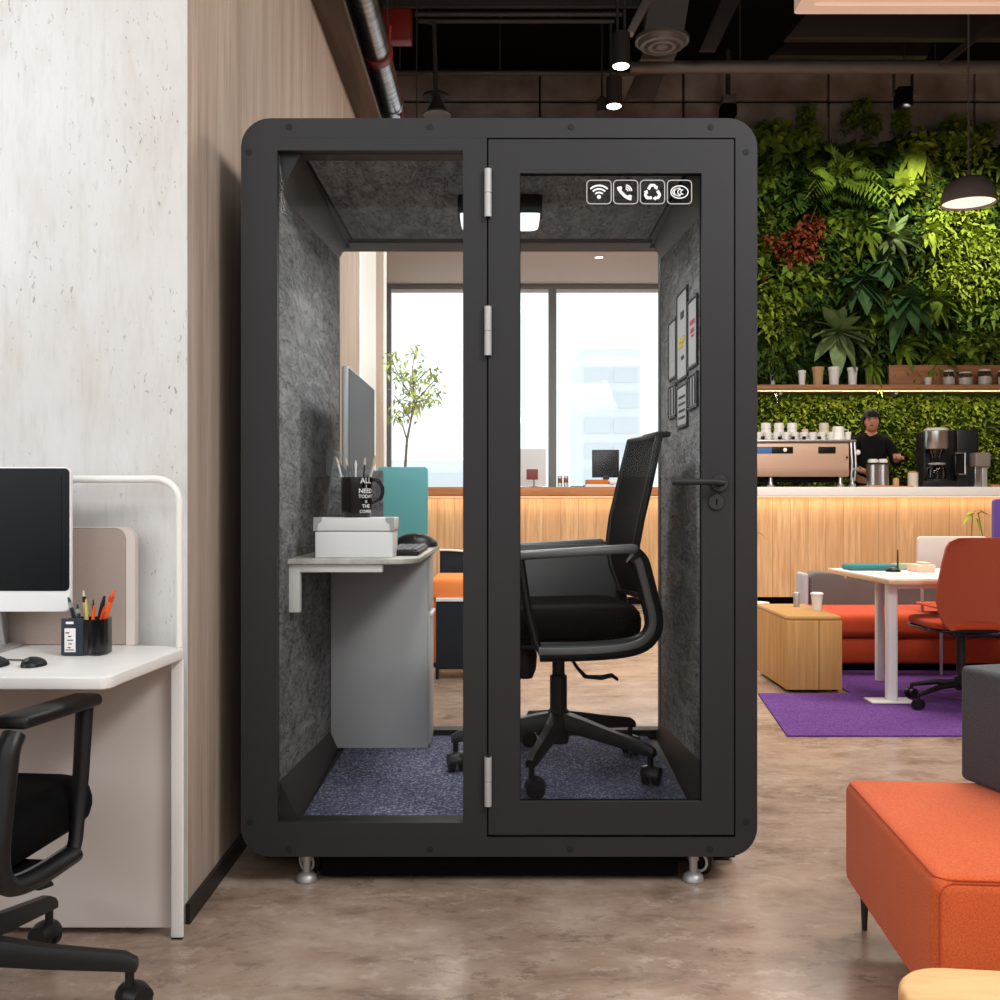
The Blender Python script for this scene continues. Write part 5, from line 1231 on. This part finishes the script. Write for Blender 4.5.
tag(B((3.9,8.2,0)).box(3.3, 5.3, 7.9, 8.3, .008, .55, .01).build('low_cabinet', 'counter_edge_oak'), 'low brown wood cabinet behind the bench under the table top', 'cabinet')
# table
tb = thing('work_table', 'white-topped table with oak edge and white legs standing on the purple rug', 'table', (2.9,6.1,.008)); o = tb.location
B(o).prism([(2.11,5.60),(4.1,5.60),(4.1,6.52),(2.07,6.52)], .670, .695, 'z', .003).build('edge_board', 'table_oak', tb)
B(o).prism([(2.113,5.603),(4.097,5.603),(4.097,6.517),(2.073,6.517)], .695, .700, 'z').build('table_top', 'desk_white', tb)
B(o).box(2.15, 4.0, 5.70, 5.75, .640, .670, .004).build('apron', 'white_paint', tb)
B(o).box(2.15, 4.0, 6.40, 6.45, .640, .670, .004).build('apron', 'white_paint', tb)
for x, y in ((2.176,5.74),(3.95,5.74),(2.365,6.43),(3.95,6.43)):
    k_ = .030 if y < 6 else .024
    l = B(o).prism(rrect(x-k_,x+k_,y-.03,y+.03,.018), .009, .670, 'z').build('leg', 'white_paint', tb)
    if y < 6: B(o).box(x-.13, x+.11, y-.07, y+.07, .009, .02, .004).build('foot_plate', 'white_paint', l)
tz = .70
def tb_x(px, Y): return cx(px, Y)
tag(B((tb_x(868,6.35),6.35,tz)).box(tb_x(846,6.35), tb_x(893,6.35), 6.27, 6.45, tz, tz+.035, .014).build('laptop_sleeve', 'teal_pad'), 'teal padded sleeve lying on the white table', 'sleeve')
tag(B((tb_x(900,6.4),6.4,tz)).box(tb_x(893,6.4), tb_x(912,6.4), 6.35, 6.45, tz, tz+.036, .006).build('notebook', 'green_paper'), 'sage green block right of the teal sleeve on the table', 'notebook')
t = thing('gift_box', 'pale pink paper box with raised lid on the white table', 'box', (tb_x(921,6.2),6.2,tz)); o = t.location
B(o).box(tb_x(912,6.2), tb_x(930,6.2), 6.12, 6.28, tz, tz+.045, .005).build('body', 'pink_paper', t)
B(o).box(tb_x(919,6.2), tb_x(927,6.2), 6.15, 6.25, tz+.045, tz+.058, .006).build('knob', 'pink_paper', t)
t = thing('computer_mouse', 'black mouse on a pale pad on the white table', 'mouse', (tb_x(893,6.1),6.1,tz+.006)); o = t.location
mouse(o, t, o.x, 6.1, .042, .04, .028)
tag(B((tb_x(894,6.0),6.0,tz)).box(tb_x(879,5.98), tb_x(912,5.98), 5.93, 6.16, tz, tz+.006, .002).build('mouse_pad', 'stone_white'), 'pale thin pad under the black mouse on the white table', 'pad')
t = thing('pen_stand', 'thin dark upright pen stand behind the black mouse on the table', 'pen', (tb_x(894,6.3),6.3,tz)); o = t.location
B(o).tube([(o.x,6.24,tz+.004),(o.x,6.24,tz+.13)], [.006,.004], 8).build('pen', 'black_plastic', t); B(o).lathe((o.x,6.24,tz), [(0,0),(.02,0),(.018,.006),(0,.008)], 12).build('foot', 'black_plastic', t)
# white chair beyond the table
ch = thing('side_chair', 'white shell chair with thin metal legs on the far side of the table', 'chair', (cx(955,7.0)+.0,6.85,.008)); o = ch.location
bx0, bx1 = cx(915,6.9), cx(915,6.9)+.50
B(o).prism(rrect(bx0+.03,bx1,.66,.885,.025), 6.93, 6.955, 'y', .006).build('backrest', 'shell_white', ch)
B(o).box(bx0+.03, bx1, 6.62, 6.97, .43, .445, .006).build('seat', 'rust_fabric', ch)
for x in (bx0+.06, bx1-.035):
    for y in (6.63, 6.93): B(o).cyl((x,y,.008), (x,y,.432 if y < 6.8 else .68), .010, None, 10).build('leg', 'satin_steel', ch)
# rust shell task chair
ch = thing('task_chair', 'rust orange shell chair on a black star base, its back to the camera', 'chair', (cx(961,5.62),5.62,.008)); o = Vector(ch.location); q = o
n, K = 13, 14; b = B(o); vs = []; fs = []
bxc = q.x+.005
prof = []
for i in range(n):
    t_ = i/(n-1)                      # 0 = seat front, 1 = back top; the seat runs away to the left
    if t_ < .45: s_ = t_/.45; prof.append((.44-.005*s_-.02*(1-s_)**3*0, 6.22-.30*s_, .0-.045*s_, .20+.05*s_))
    else:
        s_ = (t_-.45)/.55; prof.append((.435+.02*s_*(1-s_)+.50*s_**1.05, 5.92-.13*s_**.6, .03*s_-.045*(1-s_), .25-.03*max(0,s_-.2)))
# built explicitly: back shell (tall rounded plate) and seat shell
def shell(b, pts2, fn, th=.012):
    pass
bk = rrect(-.235,.235,0,.50,.075,8)
b = B(o); K = 10; vs = []; fs = []
rows = [(0,.155),(.03,.19),(.08,.218),(.16,.245),(.24,.246),(.36,.236),(.44,.226),(.472,.21),(.490,.17)]
for side in (0, 1):
    for z, w in rows:
        for k in range(K+1):
            u_ = -1+2*k/K; x = u_*w; y = .05*u_*u_*-1+ (-.10*(z/.5)**1.2) + (.02 if side else 0)+.03*(1-z/.5)
            vs.append(Vector((bxc+x, 5.42+y, .445+z)))
N_ = len(rows)*(K+1)
for side in (0, 1):
    for i in range(len(rows)-1):
        for k in range(K):
            a = side*N_+i*(K+1)+k; f = (a,a+1,a+K+2,a+K+1); fs.append(f if side else f[::-1])
rim = [k for k in range(K+1)]+[i*(K+1)+K for i in range(1,len(rows))]+[(len(rows)-1)*(K+1)+k for k in range(K-1,-1,-1)]+[i*(K+1) for i in range(len(rows)-2,0,-1)]
for i in range(len(rim)):
    a, c_ = rim[i], rim[(i+1) % len(rim)]; fs.append((a,c_,c_+N_,a+N_))
b.add(vs, fs); b.build('back_shell', 'rust_shell', ch)
b = B(o); b.prism(rrect(bxc-.235,bxc+.235,5.42,5.86,.12,8), .445, .485, 'z', .014); b.build('seat_shell', 'rust_fabric', ch)
B(o).prism(rrect(bxc-.24,bxc+.23,5.43,5.865,.12,8), .430, .444, 'z', .006).build('under_shell', 'ceramic_black', ch)
B(o).tube([(bxc-.12,5.44,.425),(bxc,5.48,.415),(bxc+.12,5.44,.425)], .014, 8).build('bracket', 'black_plastic', ch)
B(o).lathe(q, [(0,.09),(.03,.09),(.034,.10),(.034,.16),(.024,.17),(.024,.41),(0,.41)], 18).build('column', 'black_plastic', ch)
B(o).box(q.x-.09, q.x+.09, q.y-.07, q.y+.07, .40, .43, .008).build('mechanism', 'black_plastic', ch)
for k in range(5):
    a = math.radians(200+72*k); e = q+Vector((math.cos(a)*.29, math.sin(a)*.29, 0))
    lg = B(o).tube([q+Vector((0,0,.125)), q+(e-q)*.5+Vector((0,0,.112)), e+Vector((0,0,.078))], [.024,.017,.013], 8, flat=.9).build('base_leg', 'black_plastic', ch)
    B(o).cyl(e+Vector((0,0,.03)), e+Vector((0,0,.08)), .009, None, 8).build('caster_stem', 'black_plastic', lg)
    ax = Vector((math.sin(a+.5), math.cos(a+.5), 0)); 
    for s in (-1,1): B(o).tube([e+ax*(s*.006)+Vector((0,0,.029)), e+ax*(s*.026)+Vector((0,0,.029))], .028, None if False else 16).build('caster_wheel', 'black_plastic', lg)
# purple screen and plant by the counter
t = thing('acoustic_screen', 'purple acoustic screen at the right picture edge before the counter', 'divider', (cx(1015,8.6),8.6,.0)); o = t.location
B(o).prism(rrect(cx(993,8.6),cx(1052,8.6),.30,CAMZ+(500-499)*8.6/F,.03), 8.58, 8.63, 'y', .006).build('panel', 'purple_fabric', t)
for px in (1000,1045): B(o).box(cx(px,8.6)-.02, cx(px,8.6)+.02, 8.4, 8.8, 0, .302, .004).build('foot', 'white_paint', t)
t = thing('potted_plant', 'leafy green plant on thin stems beside the purple screen', 'plant', (cx(976,8.9),8.9,0)); o = t.location
B(o).lathe(o, [(0,0),(.10,0),(.13,.26),(.12,.26),(.11,.22),(0,.22)], 24).build('pot', 'ceramic_white', t)
b = B(o); b.tube([(o.x-.03,8.9,.2),(o.x-.04,8.9,.8),(o.x-.03,8.9,1.0)], .005, 6); b.tube([(o.x+.03,8.9,.2),(o.x+.06,8.9,.8),(o.x+.02,8.9,1.02)], .005, 6); b.build('stem', 'leaf_mid', t)
b = B(o)
for (x, z, dx, dz, L) in ((-.01,1.02,-1,-.35,.14),(0,1.03,-.8,.2,.11),(.0,1.0,.5,.6,.14),(.02,1.02,1,.15,.12),(.0,.98,.3,-.9,.09),(.01,1.05,.9,-.3,.1)):
    leaf(b, (o.x+x,8.9,z), (dx,-.3,dz), L, .026, .5, .2)
b.build('foliage', 'leaf_lime', t, fix=False)
t = thing('potted_plant', 'slim plant stem with one small leaf beside the booth right edge', 'plant', (cx(757,9.4),9.4,0)); o = t.location
B(o).lathe(o, [(0,0),(.08,0),(.11,.2),(.10,.2),(.09,.17),(0,.17)], 24).build('pot', 'ceramic_white', t)
B(o).tube([(o.x,9.4,.17),(o.x-.01,9.4,.6),(o.x,9.4,.84)], .006, 6).build('stem', 'leaf_mid', t)
b = B(o); leaf(b, (o.x,9.4,.84), (1,-.2,-.35), .10, .02, .5); leaf(b, (o.x,9.4,.83), (-.8,-.2,.3), .10, .02, .5); b.build('foliage', 'leaf_lime', t, fix=False)

# ------------------------------------------------------------ foreground sofa and stool on the right
sf = thing('modular_sofa', 'bright orange upholstered sofa bench in the right foreground', 'sofa', (.85,2.02,0), math.radians(-5.2))
def rounded(x0, x1, y0, y1, z0, z1, bev, seg=6): return B().box(x0, x1, y0, y1, z0, z1, bev, seg)
rounded(0, 1.5, 0, .735, .115, .390, .030).build('seat', 'orange_fabric', sf)
b = B()  # piped seams
e = .0015
def seamloop(pts): b.tube(pts, .0022, 6, closed=True)
seamloop([(x,y,.3835) for x, y in rrect(.009,1.49,.009,.726,.03)])
pts = [(x,-e+.0065,z) for x, z in rrect(.012,1.488,.126,.379,.03)]; seamloop(pts)
b.build('seam_piping', 'rust_fabric', sf)
for x, y in ((.045,.70),(.045,.045),(1.4,.70),(1.4,.045)):
    B().tube([(x,y,0),(x,y,.118)], [.007,.012], 12).build('leg', 'taupe_metal' if False else 'dark_brown_metal', sf)
t = thing('sofa_backrest', 'charcoal block backrest standing on the orange sofa at the right edge', 'backrest', (1.217,2.735,.391), math.radians(16))
b = B(); bm = bmesh.new(); bmesh.ops.create_cube(bm, size=1)
for v in bm.verts: v.co = Vector((.0+(v.co.x+.5)*.36, -.42+(v.co.y+.5)*.42, (v.co.z+.5)*.302))
bmesh.ops.bevel(bm, geom=bm.edges[:], offset=.016, segments=5, affect='EDGES', profile=.5)
b.addbm(bm); b.xf(Matrix.Rotation(math.radians(0),4,'Z')); b.build('block', 'charcoal_fabric', t)
b = B(); b.tube([(x,y,.296) for x, y in rrect(.006,.354,-.414,-.006,.02)], .002, 6, closed=True); b.build('seam_piping', 'charcoal_fabric', t)
st = thing('wood_stool', 'pale oak rounded stool top at the lower right corner', 'stool', (.86,1.44,0), math.radians(-7))
B().prism(rrect(-.25,.30,-.25,.25,.09,8), .30, .36, 'z', .012).build('top', 'pale_oak', st)
B().prism(rrect(-.235,.285,-.235,.235,.08,8), .04, .30, 'z', .004).build('body', 'pale_oak', st)
for x in (-.16,.2):
    for y in (-.16,.16): B().lathe((x,y,0), [(0,0),(.02,0),(.02,.04),(0,.04)], 12).build('foot', 'black_plastic', st)

# ------------------------------------------------------------ seen through the booth
t = thing('acoustic_screen', 'teal freestanding screen seen through the booth left of the mullion', 'divider', (cx(400,5.6),5.6,0)); o = t.location
B(o).prism(rrect(cx(378,5.6),cx(428,5.6),.10,1.309,.02), 5.58, 5.62, 'y', .004).build('panel', 'teal_fabric', t)
for px in (385,420): B(o).box(cx(px,5.6)-.015, cx(px,5.6)+.015, 5.45, 5.75, 0, .102, .004).build('foot', 'white_paint', t)
# indoor tree
t = thing('indoor_tree', 'slender potted tree with small green leaves in front of the left window', 'tree', (-.60,6.6,0)); o = t.location
B(o).lathe(o, [(0,0),(.14,0),(.17,.32),(.155,.32),(.14,.28),(0,.28)], 28).build('pot', 'ceramic_white', t)
B(o).lathe(o, [(.14,.285),(0,.29)], 20).build('soil', 'soil', t)
q = lambda px, py, y=6.6: W(px,py,y)
tr = B(o); tr.tube([Vector((-.59,6.6,.28)), q(405,470), q(407,440), q(411,420)], [.012,.009,.008,.006], 8)
tips = []
for path in (((411,420),(402,405),(394,395)),((411,420),(417,400),(430,385),(437,378)),((411,420),(414,395),(412,372),(415,352)),((414,400),(404,385),(396,370),(392,358)),((416,402),(424,400),(432,398)),((413,385),(423,375),(431,368)),((407,440),(401,420),(395,412))):
    dy = rnd(-.15,.15); pts = [q(x,y_,6.6+dy*i/2) for i, (x, y_) in enumerate(path)]; tr.tube(pts, [.005-.001*min(i,4) for i in range(len(pts))], 6, False); tips += [(pts[i], pts[i+1]) for i in range(len(pts)-1)]
tr.build('trunk', 'bark', t)
b = B(o)
for i in range(420):
    a, c_ = random.choice(tips); p = a.lerp(c_, rnd(.3,1.15))+Vector((rnd(-.06,.06),rnd(-.08,.08),rnd(-.05,.05)))
    if p.z < 1.62: continue
    leaf(b, p, (rnd(-1,1),rnd(-1,1),rnd(-.8,.4)), rnd(.03,.055), rnd(.008,.012), .4, .2, rnd(-1,1), 3)
b.build('foliage', 'leaf_tree', t, fix=False)
# lounge chair
t = thing('lounge_chair', 'dark navy box lounge chair with orange cushion seen through the booth', 'chair', (-.2,6.8,0)); o = t.location
xa, xb = cx(436,6.48), .02
B(o).box(xa, xb, 6.48, 6.52, .065, .495, .006).build('side_panel', 'navy_fabric', t)
B(o).box(xa-.0, xb, 6.472, 6.528, .492, .515, .004).build('piping', 'white_paint', t)
B(o).box(xa-.035, xb, 6.53, 7.1, .10, .50, .01).build('seat_box', 'orange_cushion', t)
B(o).box(xa-.035, xb, 6.50, 7.05, .50, .635, .03).build('cushion', 'orange_cushion', t)
poly = [(xa-.01,.55),(xa-.01,.785)]+[(xa-.01+.45*k/8, .785-.06*(k/8)**2) for k in range(1,9)]+[(xb,.55)]
B(o).prism(poly, 7.06, 7.14, 'y', .006).build('backrest', 'navy_fabric', t)
b = B(o); b.tube([(p[0],7.05,p[1]+.004) for p in poly[1:-1]], .007, 8); b.build('back_piping', 'white_paint', t)
B(o).box(xa-.04, xb, 6.50, 7.1, .075, .10, .004).build('base_rail', 'navy_fabric', t)
for x, y in ((xa+.005,6.5),(xa-.02,7.05),(xb-.03,6.5),(xb-.03,7.05)): B(o).cyl((x,y,0), (x,y,.08), .008, .010, 10).build('leg', 'black_plastic', t)

# ------------------------------------------------------------ camera, world and lamps
cam = bpy.data.cameras.new('camera'); co = bpy.data.objects.new('camera', cam); C.objects.link(co)
co.location = (0,0,CAMZ); co.rotation_euler = (PI/2,0,0); cam.sensor_width = 36; cam.lens = 36*F/1000; cam.clip_start = .05; cam.clip_end = 200
bpy.context.scene.camera = co
w = bpy.data.worlds.new('world'); bpy.context.scene.world = w; w.use_nodes = True
bg = w.node_tree.nodes['Background']; bg.inputs[0].default_value = (.93,.97,1,1); bg.inputs[1].default_value = WORLD
def area(name, loc, size, power, col=(1,1,1), rot=(0,0,0), sy=None, spread=PI):
    l = bpy.data.lights.new(name, 'AREA'); l.energy = power; l.color = col; l.size = size; l.spread = spread
    if sy: l.shape = 'RECTANGLE'; l.size_y = sy
    o = bpy.data.objects.new(name, l); C.objects.link(o); o.location = loc; o.rotation_euler = rot; return o
def spotl(name, loc, target, power, angle, col=(1,1,1), blend=.6, rad=.05):
    l = bpy.data.lights.new(name, 'SPOT'); l.energy = power; l.color = col; l.spot_size = math.radians(angle); l.spot_blend = blend; l.shadow_soft_size = rad
    o = bpy.data.objects.new(name, l); C.objects.link(o); o.location = loc
    o.rotation_euler = (Vector(target)-Vector(loc)).to_track_quat('-Z','Y').to_euler(); return o
LIGHTS()
vs_ = bpy.context.scene.view_settings
vs_.view_transform = 'Standard'; vs_.look = 'None'; vs_.gamma = 1; vs_.use_curve_mapping = False; vs_.exposure = EXPOSURE
cy = bpy.context.scene.cycles
cy.use_denoising = True; cy.max_bounces = 8; cy.diffuse_bounces = 4; cy.glossy_bounces = 3; cy.transparent_max_bounces = 16; cy.sample_clamp_indirect = 6
